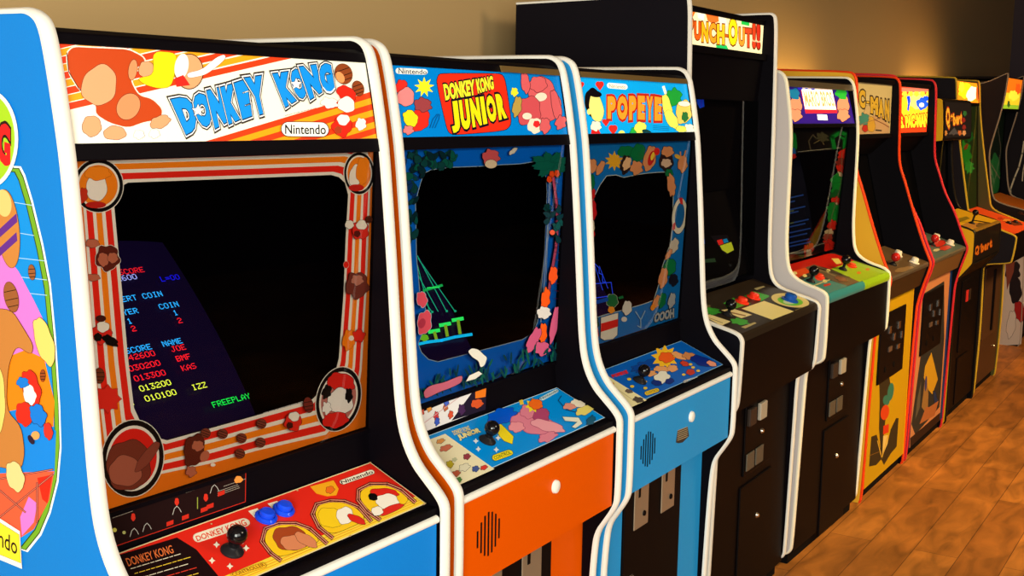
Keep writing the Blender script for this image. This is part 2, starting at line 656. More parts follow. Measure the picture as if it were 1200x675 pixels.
def monitor(root, w, art, ox=0.0, y0=.275, z0=1.094, dv=(.163, .208), x0=.150, x1=.460, v0=-.05, v1=.335, glow=(10, 4, 26), gem=.9):
    """tilted picture tube behind the bezel, slightly domed, and the dark shroud round it"""
    V = Vector((0, *dv)).normalized()
    U = Vector((1, 0, 0))
    N = U.cross(V)
    O = Vector((0, y0, z0))
    m = M(glow, .25, gem)
    mb = MB()
    xc, vc = (x0 + x1) / 2, (v0 + v1) / 2
    hx, hv = (x1 - x0) / 2, (v1 - v0) / 2
    rows = []
    K = 10
    for j in range(K + 1):
        row = []
        for i in range(K + 1):
            a, b = -1 + 2 * i / K, -1 + 2 * j / K
            # rounded-rectangle mapping
            x = xc + hx * a * (1 - .06 * b * b); v = vc + hv * b * (1 - .06 * a * a)
            row.append(O + U * x + V * v - N * (.008 * (a * a + b * b) / 2 + .002))
        rows.append(row)
    mb.grid(rows, m)
    # tube back
    c = O + U * xc + V * vc - N * .16
    ring = [rows[0][i] for i in range(K + 1)] + [rows[j][K] for j in range(1, K + 1)] + [rows[K][i] for i in range(K - 1, -1, -1)] + [rows[j][0] for j in range(K - 1, 0, -1)]
    for p_, q_ in zip(ring, ring[1:] + ring[:1]):
        mb.face([p_, q_, c + (q_ - c) * .3 - N * .02, c + (p_ - c) * .3 - N * .02], SHADOWBLK)
    o = mb.build('monitor', root, smooth=True, angle=50)
    mb = MB()
    A = Art(mb, root, O, U, V, 1, 1, rough=.3, clip=False, step=.0002)
    art(A)
    if mb.f:
        mb.build('screen_image', o)
    return o




# ---------------------------------------------------------------- shared upright cabinet (three of the same make)
PROF_A = [(.86, 1.678), (.20, 1.681), (.176, 1.678), (.158, 1.664), (.147, 1.622), (.133, 1.545), (.125, 1.49), (.112, 1.34), (.102, 1.2), (.094, 1.095),
          (.084, 1.045), (.062, 1.003), (.034, .977), (.014, .959), (.001, .942), (0, .92), (0, .775), (.005, .752), (.025, .72),
          (.045, .69), (.051, .65), (.056, .56), (.062, .365), (.07, .06), (.075, .04), (.10, .03)]
WD = .61
M_LO, M_HI = (.136, 1.523), (.159, 1.641)
B_LO, B_HI = (.160, 1.048), (.143, 1.501)
C_LO, C_HI = (.026, .941), (.150, .992)
L_LO, L_HI = (.150, .992), (.155, 1.042)
RED = (232, 38, 22); ORG = (245, 130, 20); CRM = (240, 232, 212); YEL = (250, 196, 20); BLK = (14, 10, 10)


def upright(loc, rz, side, front, base, marquee, bezel, window, screen, cpanel, ledge, label, side_art=None, shine_x0=False, m_emit=.0, cat='arcade cabinet', slots=True):
    root = empty('arcade_cabinet', loc, rz)
    tag(root, label, cat, GROUP)
    bpy.context.view_layer.update()
    side_panels(root, PROF_A, WD, side, BLACK, WHITE_T, .03, side_art)
    bb = carcass(root, WD, .86, 1.66, .17, .082, .775, BLACKM)
    i0, i1 = T, WD - T
    # coloured boards beside the coin door
    mb = MB()
    mb.box((i0, .078, .05), (.135, .0815, .77), base)
    mb.build('base_strip', root)
    mb = MB()
    mb.box((.457, .078, .05), (i1, .0815, .77), base)
    mb.build('base_strip', root)
    mb = MB()
    mb.box((.14, .074, .10), (.452, .0815, .74), BLACKM)
    cd = mb.build('coin_door', root, bevel=.002)
    for cx in (.185, .333):
        mb = MB()
        mb.box((cx, .0705, .615), (cx + .074, .074, .74), M((172, 156, 132), .32, 0, .65))
        pl = mb.build('coin_slot_plate', cd, bevel=.002)
        mb = MB()
        mb.lathe((cx + .05, .0705, .645), (0, -1, 0), [(0, .003), (.006, .003), (.007, 0)], BLACKM, 12)
        mb.build('return_button', pl, smooth=True)
        mb = MB()
        mb.box((cx + .018, .0695, .69), (cx + .028, .0705, .735), BLACKM)
        mb.build('coin_slot', pl)
    mb = MB(); mb.lathe((.185, .074, .50), (0, -1, 0), [(0, .006), (.007, .006), (.009, .003), (.011, 0)], CHROME, 14)
    mb.build('door_lock', cd, smooth=True)
    # front board under the controls
    mb = MB(); mb.box((i0, .009, .757), (i1 - .004, .027, .918), front)
    mb.box((i0, .027, .757), (i1, .082, .775), BLACK)
    fb = mb.build('front_board', root)
    mb = MB()
    for i, (cx, h) in enumerate(zip((.0, .0115, .023, .0345, .046, .0575, .069), (.030, .055, .072, .080, .074, .060, .036))):
        x = .075 + cx
        mb.box((x, .0078, .838 - h / 2), (x + .0035, .0095, .838 + h / 2), SHADOWBLK)
    mb.build('speaker_slots', fb)
    mb = MB(); mb.lathe((.345, .009, .862), (0, -1, 0), [(0, .006), (.010, .006), (.0125, .0045), (.0135, 0)], WHITE_T, 18)
    mb.build('cap', fb, smooth=True)
    # lip: dark channel and white rounded molding
    mb = MB(); mb.box((i0, .010, .925), (i1, .028, .939), BLACK); mb.build('control_edge', root)
    mb = MB()
    rows = []
    for i in range(9):
        a = PI * i / 8
        rows.append([(x, .010 - .0075 * math.sin(a), .9205 + .0068 * math.cos(a)) for x in (i0, i1 - .004)])
    mb.grid(rows, WHITE_T)
    mb.build('lip_molding', root, smooth=True)
    # control panel
    mb = MB(); slab(mb, i0, i1, C_LO, C_HI, .018, BLACK)
    A = plane_art(mb, root, i0, i1, C_LO, C_HI, rough=.3)
    cpo_items = cpanel(A, root)
    cp = mb.build('control_panel', root)
    for it in cpo_items or []:
        if it[0] == 'joy': joystick(cp, root, C_LO, C_HI, it[1])
        else: button(cp, root, C_LO, C_HI, it[1], it[2])
    # ledge board with the instruction card
    mb = MB(); slab(mb, i0, i1, L_LO, L_HI, .014, BLACK); lo = mb.build('ledge_board', root)
    mb = MB(); mb.box((i0, .150, 1.040), (i1, .185, 1.046), BLACK); mb.build('bezel_ledge', root)
    if ledge:
        mb = MB(); A = plane_art(mb, root, i0, i1, L_LO, L_HI, rough=.35); ledge(A); mb.build('instruction_card', lo)
    # bezel with its window
    mb = MB()
    A = plane_art(mb, root, i0, i1, B_LO, B_HI, rough=.42)
    win = [A.px(q) for q in window]
    rect = [(0, 0), (A.w, 0), (A.w, A.h), (0, A.h)]
    bezel(A, win, rect)
    # thickness of the window edge
    for a, b_ in zip(win, win[1:] + win[:1]):
        pa = A.O + A.U * a[0] + A.V * a[1]; pb = A.O + A.U * b_[0] + A.V * b_[1]
        mb.face([pa, pb, pb - A.N * .004, pa - A.N * .004], SHADOWBLK)
    bz = mb.build('bezel', root)
    mb = MB()
    g = A.N * .006
    mb.face([A.O + A.U * q[0] + A.V * q[1] + g for q in rect], GLASS)
    mb.build('bezel_glass', bz)
    monitor(root, WD, screen)
    # bars and marquee
    mb = MB(); mb.prism([(.128, 1.502), (.132, 1.523), (.20, 1.523), (.20, 1.502)], i0, i1, BLACK); mb.build('marquee_rail', root, bevel=.002)
    mb = MB(); mb.prism([(.155, 1.641), (.160, 1.655), (.172, 1.661), (.24, 1.661), (.24, 1.641)], i0, i1, BLACK); mb.build('marquee_rail', root, bevel=.002)
    if shine_x0:
        mb = MB(); mb.prism([(.150, 1.641), (.154, 1.653), (.158, 1.653), (.154, 1.641)], shine_x0, i1 - .012, M((196, 160, 96), .28, 0, .8)); mb.build('retainer_shine_strip', root)  # gold colour and start point imitate the reflection along the metal retainer
    mb = MB()
    slab(mb, i0, i1, M_LO, M_HI, .005, M((220, 215, 200), .5))
    A = plane_art(mb, root, i0, i1, M_LO, M_HI, rough=.3, emit=m_emit)
    marquee(A)
    mb.build('marquee', root)
    return root


GROUP = 'arcade cabinets in a row along the back wall'


def stripes(A, p0, slope, x0, x1, seq):
    """diagonal bands stacked below the line through p0 (pixels)"""
    y = p0[1]
    for h, c in seq:
        f = lambda x, yy: yy + slope * (x - p0[0])
        A.p([(x0, f(x0, y)), (x1, f(x1, y)), (x1, f(x1, y + h)), (x0, f(x0, y + h))], c)
        y += h


def barrel(A, cx, cy, rx, ry, rot=0, c=(112, 52, 26), c2=(40, 18, 12)):
    A.ell(cx, cy, rx, ry, c, rot, out=c2, ow=.8)
    r = math.radians(rot)
    for t in (-.4, .15, .6):
        ox, oy = -math.sin(r) * ry * t, math.cos(r) * ry * t
        k = math.sqrt(max(0, 1 - t * t)) * .9
        A.line([(cx + ox - rx * k * math.cos(r), cy + oy - rx * k * math.sin(r)), (cx + ox + rx * k * math.cos(r), cy + oy + rx * k * math.sin(r))], .9, c2)


def figure(A, cx, cy, s, c1, c2, c3, seed=0, rot=0):
    """plain rounded colour patches in place of a drawn character"""
    A.ell(cx, cy + .15 * s, .75 * s, .8 * s, c1, rot, wob=.14, k=4, seed=seed, out=(30, 14, 12), ow=.8)
    A.ell(cx + .1 * s, cy - .35 * s, .48 * s, .42 * s, c2, rot, wob=.1, k=3, seed=seed + 1)
    A.ell(cx - .3 * s, cy + .45 * s, .3 * s, .3 * s, c3, rot, wob=.1, seed=seed + 2)


# ================================================================ cabinet 1: red and orange stripes, blue sides
def marq1(A):
    cream = (248, 244, 222)
    A.fill(cream)
    r, o = (240, 62, 24), (248, 160, 26)
    y = 131
    f = lambda x, yy: yy - .235 * (x - 75)
    for i, c in enumerate([r, o, r, o, r, o, r, o, r, o]):
        h = 9.3
        A.p([(55, f(55, y) - h * .1), (345, f(345, y) + .0), (345, f(345, y) - h * .78), (55, f(55, y) - h)], c)
        y -= h
    A.p([(60, 133), (88, 128), (100, 165), (60, 165)], cream)
    y0 = 164
    g = lambda x, yy: yy - .3 * (x - 246)
    for c in [r, o, r, o, r, o, r, o]:
        A.p([(200, g(200, y0)), (450, g(450, y0)), (450, g(450, y0 + 7.4)), (200, g(200, y0 + 7.4))], c)
        y0 += 7.3
    # plain rounded shapes in place of the drawn figures
    br, br2, tan = (190, 66, 22), (232, 140, 92), (238, 158, 112)
    ol = (60, 20, 10)
    A.p([(78, 62), (86, 55), (104, 56), (128, 57), (150, 58), (166, 66), (170, 72), (160, 80), (152, 76), (153, 96), (162, 112), (178, 116), (190, 128), (188, 140), (168, 143),
         (150, 150), (128, 144), (112, 134), (112, 122), (92, 104), (80, 84)], br, out=(255, 244, 226), ow=3)
    A.line([(78, 62), (80, 84), (92, 104), (110, 122)], 1, ol)
    A.ell(116, 100, 20, 24, tan, 20, wob=.07, k=3, out=ol)
    A.ell(150, 125, 13, 16, br2, 30, out=ol)
    A.ell(107, 148, 11, 12, tan, 0, wob=.06, out=ol); A.ell(134, 156, 13, 8, tan, 0, wob=.08, k=3, out=ol)
    A.ell(171, 82, 9, 10, tan, 0, wob=.08, out=ol)
    A.ell(187, 143, 12, 7, tan, -20, wob=.1, out=ol)
    A.ell(155, 82, 5, 12, br2, 8, out=ol)
    yl = (250, 212, 20)
    A.p([(178, 60), (206, 62), (206, 78), (200, 102), (185, 104), (168, 99), (160, 92), (180, 88)], yl, out=ol, ow=.8)
    A.ell(221, 84, 16, 20, (236, 160, 110), 0, out=ol, ow=2)
    A.ell(212, 78, 8, 15, (252, 244, 232), 10)
    A.p([(204, 92), (214, 88), (222, 100), (206, 102)], (220, 40, 30))
    A.p([(218, 86), (236, 82), (252, 68), (262, 64), (264, 68), (256, 76), (240, 88), (220, 92)], (252, 246, 234), out=ol, ow=.7)
    A.ell(162, 158, 6, 5, (248, 246, 236), wob=.15, out=ol, ow=.6); A.ell(180, 157, 6, 5, (248, 246, 236), wob=.15, out=ol, ow=.6)
    bl = (22, 142, 232)
    outs = [(.10, (48, 36, 34)), (.06, (248, 246, 240)), (.03, (20, 50, 90))]
    # title, letter by letter, jumping on a rising line
    def letter(ch, x0, x1, yb0, yb1, yt0, yt1, lean=-8):
        A.text(ch, [(x0 + 3, yb0), (x1 + 3, yb1), (x1 + lean * .4, yt1), (x0 + lean, yt0)], bl, .085, outs)
    letter('D', 214, 229, 158, 150, 117, 112, -15)
    letter('O', 230, 246, 150, 147, 112, 108, -8)
    letter('N', 248, 262, 151, 143, 107, 102, -7)
    letter('K', 264, 277, 146, 140, 103, 98, -7)
    letter('E', 280, 291, 140, 136, 98, 93, -7)
    letter('Y', 295, 309, 136, 132, 92, 89, -10)
    letter('K', 330, 343, 126, 118, 87, 84, -12)
    letter('O', 344, 357, 118, 113, 83, 80, -8)
    letter('N', 359, 373, 117, 108, 79, 76, -10)
    letter('G', 375, 388, 110, 106, 77, 74, -5)
    A.star(230.5, 130, 7.6, (252, 250, 244), out=(48, 36, 34), ow=1)
    A.star(345.5, 99, 7, (252, 250, 244), out=(48, 36, 34), ow=1)
    barrel(A, 401, 87, 10, 12, -20, (140, 66, 30)); A.ell(397, 91, 4.5, 7, (240, 150, 90), -30)
    barrel(A, 418, 104, 6.5, 9, -20, (140, 66, 30))
    figure(A, 399, 146, 15, (228, 40, 26), (246, 240, 226), (170, 60, 30), 2)
    A.ell(404, 110, 12, 8, (228, 40, 26), 30, wob=.08, out=ol, ow=.7)
    A.ell(404, 123, 10, 9, (246, 240, 226), 20, wob=.1, k=3, out=ol, ow=.7)
    A.ell(384, 121, 10, 6, (246, 240, 226), 10, wob=.2, out=ol, ow=.6)
    A.ell(421, 146, 6, 7, (246, 240, 226), 10, wob=.15, out=ol, ow=.6)
    A.scribble((332, 136), (372, 126), 1, (120, 110, 100), .5, .9, (0, 2))
    pill(A, (327.5, 143.5), (382.5, 144), (383.5, 160.5), (328, 160), (250, 246, 236), BLK, 1.6)
    A.text('Nintendo', [(332, 157.5), (380, 158), (379.5, 146.5), (332, 146.5)], BLK, .012)


def pill(A, a, b, c, d, fill, out, ow):
    """rounded plate through four pixel corners (clockwise from top left)"""
    a, b, c, d = Vector(a), Vector(b), Vector(c), Vector(d)
    pts = []
    h = (d - a).length / 2; wl = (b - a).length
    for i in range(9):
        t = PI / 2 + PI * i / 8
        pts.append((t, 0))
    k = h / wl
    res = []
    for i in range(9):
        t = PI / 2 * 1 + PI * i / 8
        u = k + k * math.cos(t) ; v = .5 - .5 * math.sin(t)
        res.append((u, v))
    for i in range(9):
        t = -PI / 2 + PI * i / 8
        u = 1 - k + k * math.cos(t); v = .5 - .5 * math.sin(t)
        res.append((u, v))
    P = [tuple((a * (1 - u) + b * u) * (1 - v) + (d * (1 - u) + c * u) * v) for u, v in res]
    A.p(P, fill, out=out, ow=ow)


def lerp2(a, b, t):
    return (a[0] + (b[0] - a[0]) * t, a[1] + (b[1] - a[1]) * t)


WIN1 = [(134, 243), (136, 236), (141, 219), (150, 214), (300, 208.5), (388, 205), (397, 207.5), (404, 214), (408, 228), (405, 280), (402.5, 345), (397, 420),
        (392, 440), (366, 468), (300, 487), (250, 501), (196, 516), (180, 512), (168, 502), (157, 478), (150, 420), (142, 330)]


def bezel1(A, win, rect):
    A.uv(rect, (238, 118, 20), hole=win[::-1])
    # nested bands following the window: window points pushed outwards
    outp = {}
    cx, cy = 280, 350
    def off(k):
        r = []
        n_ = len(WIN1)
        for i, q in enumerate(WIN1):
            x, y = q
            l = 43 if x < 230 else 0
            wl = max(0, min(1, (230 - x) / 80)); wr = max(0, min(1, (x - 330) / 60))
            wt = max(0, min(1, (260 - y) / 40)); wb = max(0, min(1, (y - 400) / 60))
            r.append((x - 44 * k * wl + 31 * k * wr, y - 42 * k * wt + 48 * k * wb))
        return r
    seq = [(0, .09, CRM), (.09, .26, RED), (.26, .36, CRM), (.36, .52, ORG), (.52, .61, CRM), (.61, .78, RED), (.78, .86, CRM)]
    for a, b_, c in seq:
        o0, o1 = off(a), off(b_)
        A.uv([A.px(q) for q in o1], c, hole=[A.px(q) for q in o0][::-1])
    A.lay += 1
    dark = (96, 34, 22); tan = (190, 104, 74)
    # round picture frames in the corners with plain shapes inside
    def disc(x, y, rx, ry, rot, fill):
        A.ell(x, y, rx, ry, BLK, rot, out=CRM, ow=2.0)
        A.ell(x, y, rx * .86, ry * .86, CRM, rot)
        A.ell(x, y, rx * .78, ry * .78, fill, rot)
    disc(115, 217.5, 29, 31, 0, ORG)
    A.ell(113, 219, 12, 17, (244, 234, 216), 0, wob=.06, k=3); A.ell(114, 203, 15, 8, (246, 136, 24), 0, wob=.1, out=(150, 60, 10), ow=.7)
    A.ell(112, 240, 12, 4, (190, 34, 24)); A.ell(97, 229, 5, 9, (200, 50, 24), 10, wob=.15)
    disc(420.5, 203, 17.5, 24.5, 0, ORG)
    A.ell(416, 206, 7, 13, (244, 234, 216), 8, wob=.08, k=3); A.ell(425, 200, 8, 16, (246, 136, 24), 4, wob=.1, out=(150, 60, 10), ow=.6); A.ell(417, 220, 9, 4, (205, 36, 26))
    disc(155, 537, 36, 45, 8, (226, 34, 24))
    A.ell(150, 545, 26, 30, (122, 52, 36), 10, wob=.07, k=4, out=BLK); A.ell(146, 552, 19, 18, (172, 92, 68), 0, wob=.08, k=3, out=(60, 22, 16)); A.ell(172, 535, 6, 22, (140, 66, 48), 38, wob=.05)
    disc(396, 467.5, 25.5, 38, 14, (188, 110, 98))
    A.ell(399, 448, 16, 11, (222, 36, 28), 12, wob=.1, out=BLK); A.ell(398, 470, 15, 15, (240, 234, 222), 10, wob=.1, k=3, out=BLK)
    A.ell(392, 492, 15, 9, (222, 36, 28), -8, wob=.12, out=BLK); A.ell(382, 459, 5, 8, BLK, 20, wob=.2); A.ell(408, 463, 4, 8, BLK, 0, wob=.2); A.ell(382, 478, 5, 7, (240, 234, 222), 0, wob=.25, out=BLK, ow=.7)
    # small shapes between the discs
    A.ell(125, 302, 14, 15, dark, 0, wob=.14, k=5, out=CRM, ow=1); A.ell(120, 304, 8, 6, tan, 80, wob=.1); A.ell(131, 302, 6, 6, tan, 0, wob=.1)
    A.ell(107, 285, 8, 5, tan, 0, wob=.1); A.ell(108, 325, 8, 4, tan, 0, wob=.1)
    figure(A, 118, 388, 15, (222, 40, 28), CRM, BLK, 1); A.ell(117, 373, 6, 4, (70, 24, 18), 0); A.ell(128, 399, 10, 5, BLK, 30, wob=.15)
    barrel(A, 115, 440, 6, 9, 0)
    A.star(125, 467, 17, (226, 44, 30), 8, .72, sx=.95, out=(150, 20, 14), ow=.7)
    figure(A, 421, 268, 13, (222, 44, 30), CRM, (96, 30, 24), 5); A.ell(408, 263, 5, 5, CRM, wob=.1)
    barrel(A, 431, 257, 4, 4)
    A.ell(404, 310, 3, 4, RED, out=CRM, ow=.8)
    A.ell(417, 334, 13, 15, (120, 52, 40), 0, wob=.16, k=5, out=(70, 24, 18)); A.ell(417, 328, 7, 6, (190, 118, 96), 0, wob=.2)
    A.ell(407, 398, 7, 12, ORG, 8, wob=.15, out=(160, 70, 10), ow=.7); A.ell(419, 393, 7, 7, (226, 44, 30), -30, wob=.2); A.ell(410, 396, 3, 3, CRM)
    # lower edge
    A.ell(226, 527, 12, 19, dark, 12, wob=.13, k=4, out=BLK, ow=.7); A.ell(230, 522, 7, 6, tan, 0, wob=.15); A.ell(222, 552, 6, 6, tan, 0, wob=.2); A.ell(238, 534, 5, 7, tan, 30)
    for x, y in ((239, 507), (259, 508), (281, 513), (279, 531), (303, 518), (304, 496)):
        barrel(A, x, y, 5.6, 5.6, 20, (132, 60, 42))
    figure(A, 341, 492, 13, (222, 44, 30), CRM, (70, 24, 18), 3)
    barrel(A, 359, 474, 5.5, 9, -10, (122, 44, 34))
    A.ell(247, 544, 3, 2, CRM)
    A.clip = False; A.scribble((306, 483.5), (352, 470), 1, (200, 196, 190), .7, .95, (0, 1)); A.clip = True


def screen1(A):
    # two score columns, five ranked scores and the free play line
    cell = .0101
    c0 = .1665
    blu, red, yel, grn, wht = (40, 168, 250), (236, 28, 40), (226, 240, 70), (20, 220, 70), (150, 160, 240)
    def row(t, col, v, c, e=.9):
        A.pixels(t, c0 + cell * col, v, cell, .0112, c, e)
    row('HIGHSCORE', 12, .267, red, .7); row('042600', 13, .256, wht, .8); row('L=00', 23, .245, (20, 20, 210), .9)
    row('INSERT COIN', 11, .219, blu)
    row('PLAYER    COIN', 10, .196, blu); row('1', 13, .180, blu); row('1', 22, .181, blu); row('2', 13, .166, red); row('2', 22, .166, red)
    row('RANK  SCORE  NAME', 4, .131, blu)
    for k, (rk, sc, nm, c) in enumerate([('1ST', '042600', 'JOE', red), ('2ND', '030200', 'BMF', red), ('3RD', '013300', 'KAS', red), ('4TH', '013200', '   ', yel), ('5TH', '010100', 'IZZ', yel)]):
        row(rk, 4, .119 - k * .0178, c); row(sc, 9, .119 - k * .0178, c); row(nm, 18, .119 - k * .0178, c)
    row('FREEPLAY', 20, .012, grn)


def cpanel1(A, root):
    q = lambda x, y: (120 + x / 3, 520 + y / 3)
    A.uv([(.004, .004), (A.w - .004, .004), (A.w - .004, A.h - .004), (.004, A.h - .004)], (236, 214, 160))
    A.uv([(.006, .006), (A.w - .006, .006), (A.w - .006, A.h - .006), (.006, A.h - .006)], (228, 40, 26))
    A.uv([(.006, .006), (A.w - .006, .006), (A.w - .006, .026), (.006, .026)], (250, 214, 60))
    for v in (.010, .0145, .019): A.uv([(.008, v), (A.w - .008, v), (A.w - .008, v + .0012), (.008, v + .0012)], (240, 150, 20))
    # dark card at the left end
    A.p([q(30, 400), q(262, 330), q(330, 372), q(420, 480), q(60, 600), q(20, 470)], (28, 12, 14))
    A.text('DONKEY KONG', [q(92, 432), q(252, 384), q(242, 356), q(80, 404)], (240, 120, 60), .01)
    for k in range(5):
        y = 440 + k * 17
        A.scribble(q(100 + k * 14, y), q(300 + k * 16, y - 60), 1, [(230, 220, 190), (240, 200, 60), (230, 220, 190), (232, 60, 40), (240, 200, 60)][k], .9, .85, (0, 1))
    pill(A, q(314, 322), q(505, 260), q(524, 284), q(328, 350), (246, 232, 206), (246, 232, 206), 1)
    A.text('DONKEY KONG', [q(334, 344), q(510, 287), q(498, 266), q(326, 326)], (232, 60, 30), .02)
    pill(A, q(830, 132), q(948, 90), q(960, 104), q(842, 146), (246, 232, 206), BLK, .6)
    A.text('Nintendo', [q(842, 143), q(953, 105), q(945, 93), q(836, 132)], BLK, .015)
    # yellow tab
    A.p([q(730, 152), q(812, 130), q(830, 160), q(822, 182), q(790, 186), q(752, 176)], (248, 170, 30), out=(232, 90, 20), ow=.8)
    A.ell(*q(800, 163), 5, 4, (240, 110, 30), -15, wob=.15)
    A.p([q(512, 238), q(545, 228), q(568, 262), q(545, 272)], (246, 232, 206)); A.p([q(580, 212), q(615, 202), q(640, 236), q(612, 244)], (246, 232, 206))
    # arched frames
    def arch(pts, shapes):
        P = [q(*k) for k in pts]
        A.line(P, 5.0, (40, 14, 12)); A.line(P, 3.4, (240, 150, 120)); A.line(P, 1.4, (70, 20, 14))
        cx_, cy_ = sum(k[0] for k in P) / len(P), sum(k[1] for k in P) / len(P)
        A.p([(cx_ + (k[0] - cx_) * .9, cy_ + (k[1] - cy_) * .9) for k in P], (250, 200, 30), out=(40, 16, 12), ow=.8, sm=True)
        for e in shapes: A.ell(*q(e[0], e[1]), e[2] / 3, e[3] / 3, e[4], e[5] if len(e) > 5 else 0, wob=.09, k=4, out=(50, 20, 14), ow=.7)
    dk, tn, cr = (168, 70, 30), (220, 134, 90), (250, 240, 222)
    arch([(624, 410), (590, 385), (560, 345), (572, 300), (620, 282), (680, 282), (730, 300), (786, 350)], [(660, 335, 62, 42, dk, 10), (670, 350, 45, 26, tn, 5), (715, 340, 44, 18, tn, 30)])
    arch([(806, 332), (760, 295), (738, 250), (752, 215), (800, 203), (850, 205), (900, 225), (942, 272)], [(800, 262, 44, 34, (250, 206, 30), 20), (852, 255, 30, 30, cr, 0), (892, 268, 34, 12, (222, 40, 28), 25)])
    arch([(972, 268), (930, 240), (898, 200), (900, 165), (940, 145), (1000, 145), (1050, 165), (1096, 206)], [(990, 175, 50, 15, (222, 40, 28), 4), (1000, 205, 40, 26, cr, 0), (1010, 235, 50, 12, (222, 40, 28), -22), (950, 190, 16, 12, BLK, 20), (965, 240, 20, 16, cr, 0)])
    pill(A, q(444, 462), q(565, 420), q(580, 436), q(462, 474), (248, 190, 40), (120, 50, 16), .6)
    A.text('CONTROLLER', [q(462, 470), q(572, 433), q(562, 423), q(450, 461)], (120, 40, 14), .01)
    for a in (0, 90, 180, 270):
        dx, dy = [(52, -14), (-5, 50), (-68, 30), (-52, -26)][a // 90]
        A.star(*q(452 + dx, 385 + dy), 4, (246, 232, 206), 4, .5, rot=a)
    for x, y in ((382, 286), (940, 70), (1130, 216), (870, 328), (684, 168)): A.ell(*q(x, y), 1.2, .9, (200, 160, 110))
    return [('joy', q(455, 380)), ('btn', q(574, 262), (20, 70, 226)), ('btn', q(636, 236), (20, 70, 226))]


def ledge1(A):
    A.p([(118, 606), (288, 552), (287.5, 588), (118, 648)], (30, 14, 14))
    A.line([(118, 606), (288, 552), (287.5, 588), (118, 646)], .8, (190, 40, 26))
    for x, y, n in ((132, 607, 1), (176, 588, 2), (218, 573, 3), (255, 576, 3), (262, 570, 1)):
        A.scribble((x, y), (x + 26, y - 9), n, (150, 140, 126), .6, .9, (0, 2.2))
    for x, y in ((156, 606), (207, 588), (241, 583)): A.ell(x, y, 2.5, 4.5, (200, 46, 30), 0, wob=.1)
    for x, y in ((199, 611), (217, 604), (239, 595), (246, 591), (259, 576)): A.p([(x - 4, y + 1), (x + 4, y - 2), (x + 4, y + 3), (x - 4, y + 6)], (190, 40, 26))
    for x, y, r in ((157, 626, 5), (172, 620, 5), (207, 600, 5), (251, 575, 5)):
        A.line([(x - r, y + 3), (x - r * .6, y - 4), (x, y - 7), (x + r * .6, y - 4), (x + r, y)], .7, (180, 176, 166))
    A.ell(134, 621, 2.5, 2.5, (200, 190, 80)); A.ell(145, 624, 2, 2, (170, 170, 100))
    A.ell(279, 562, 5, 4, (230, 140, 60), -15, wob=.15, k=3)
    A.line([(231, 596), (231, 583)], 1, (140, 150, 60))


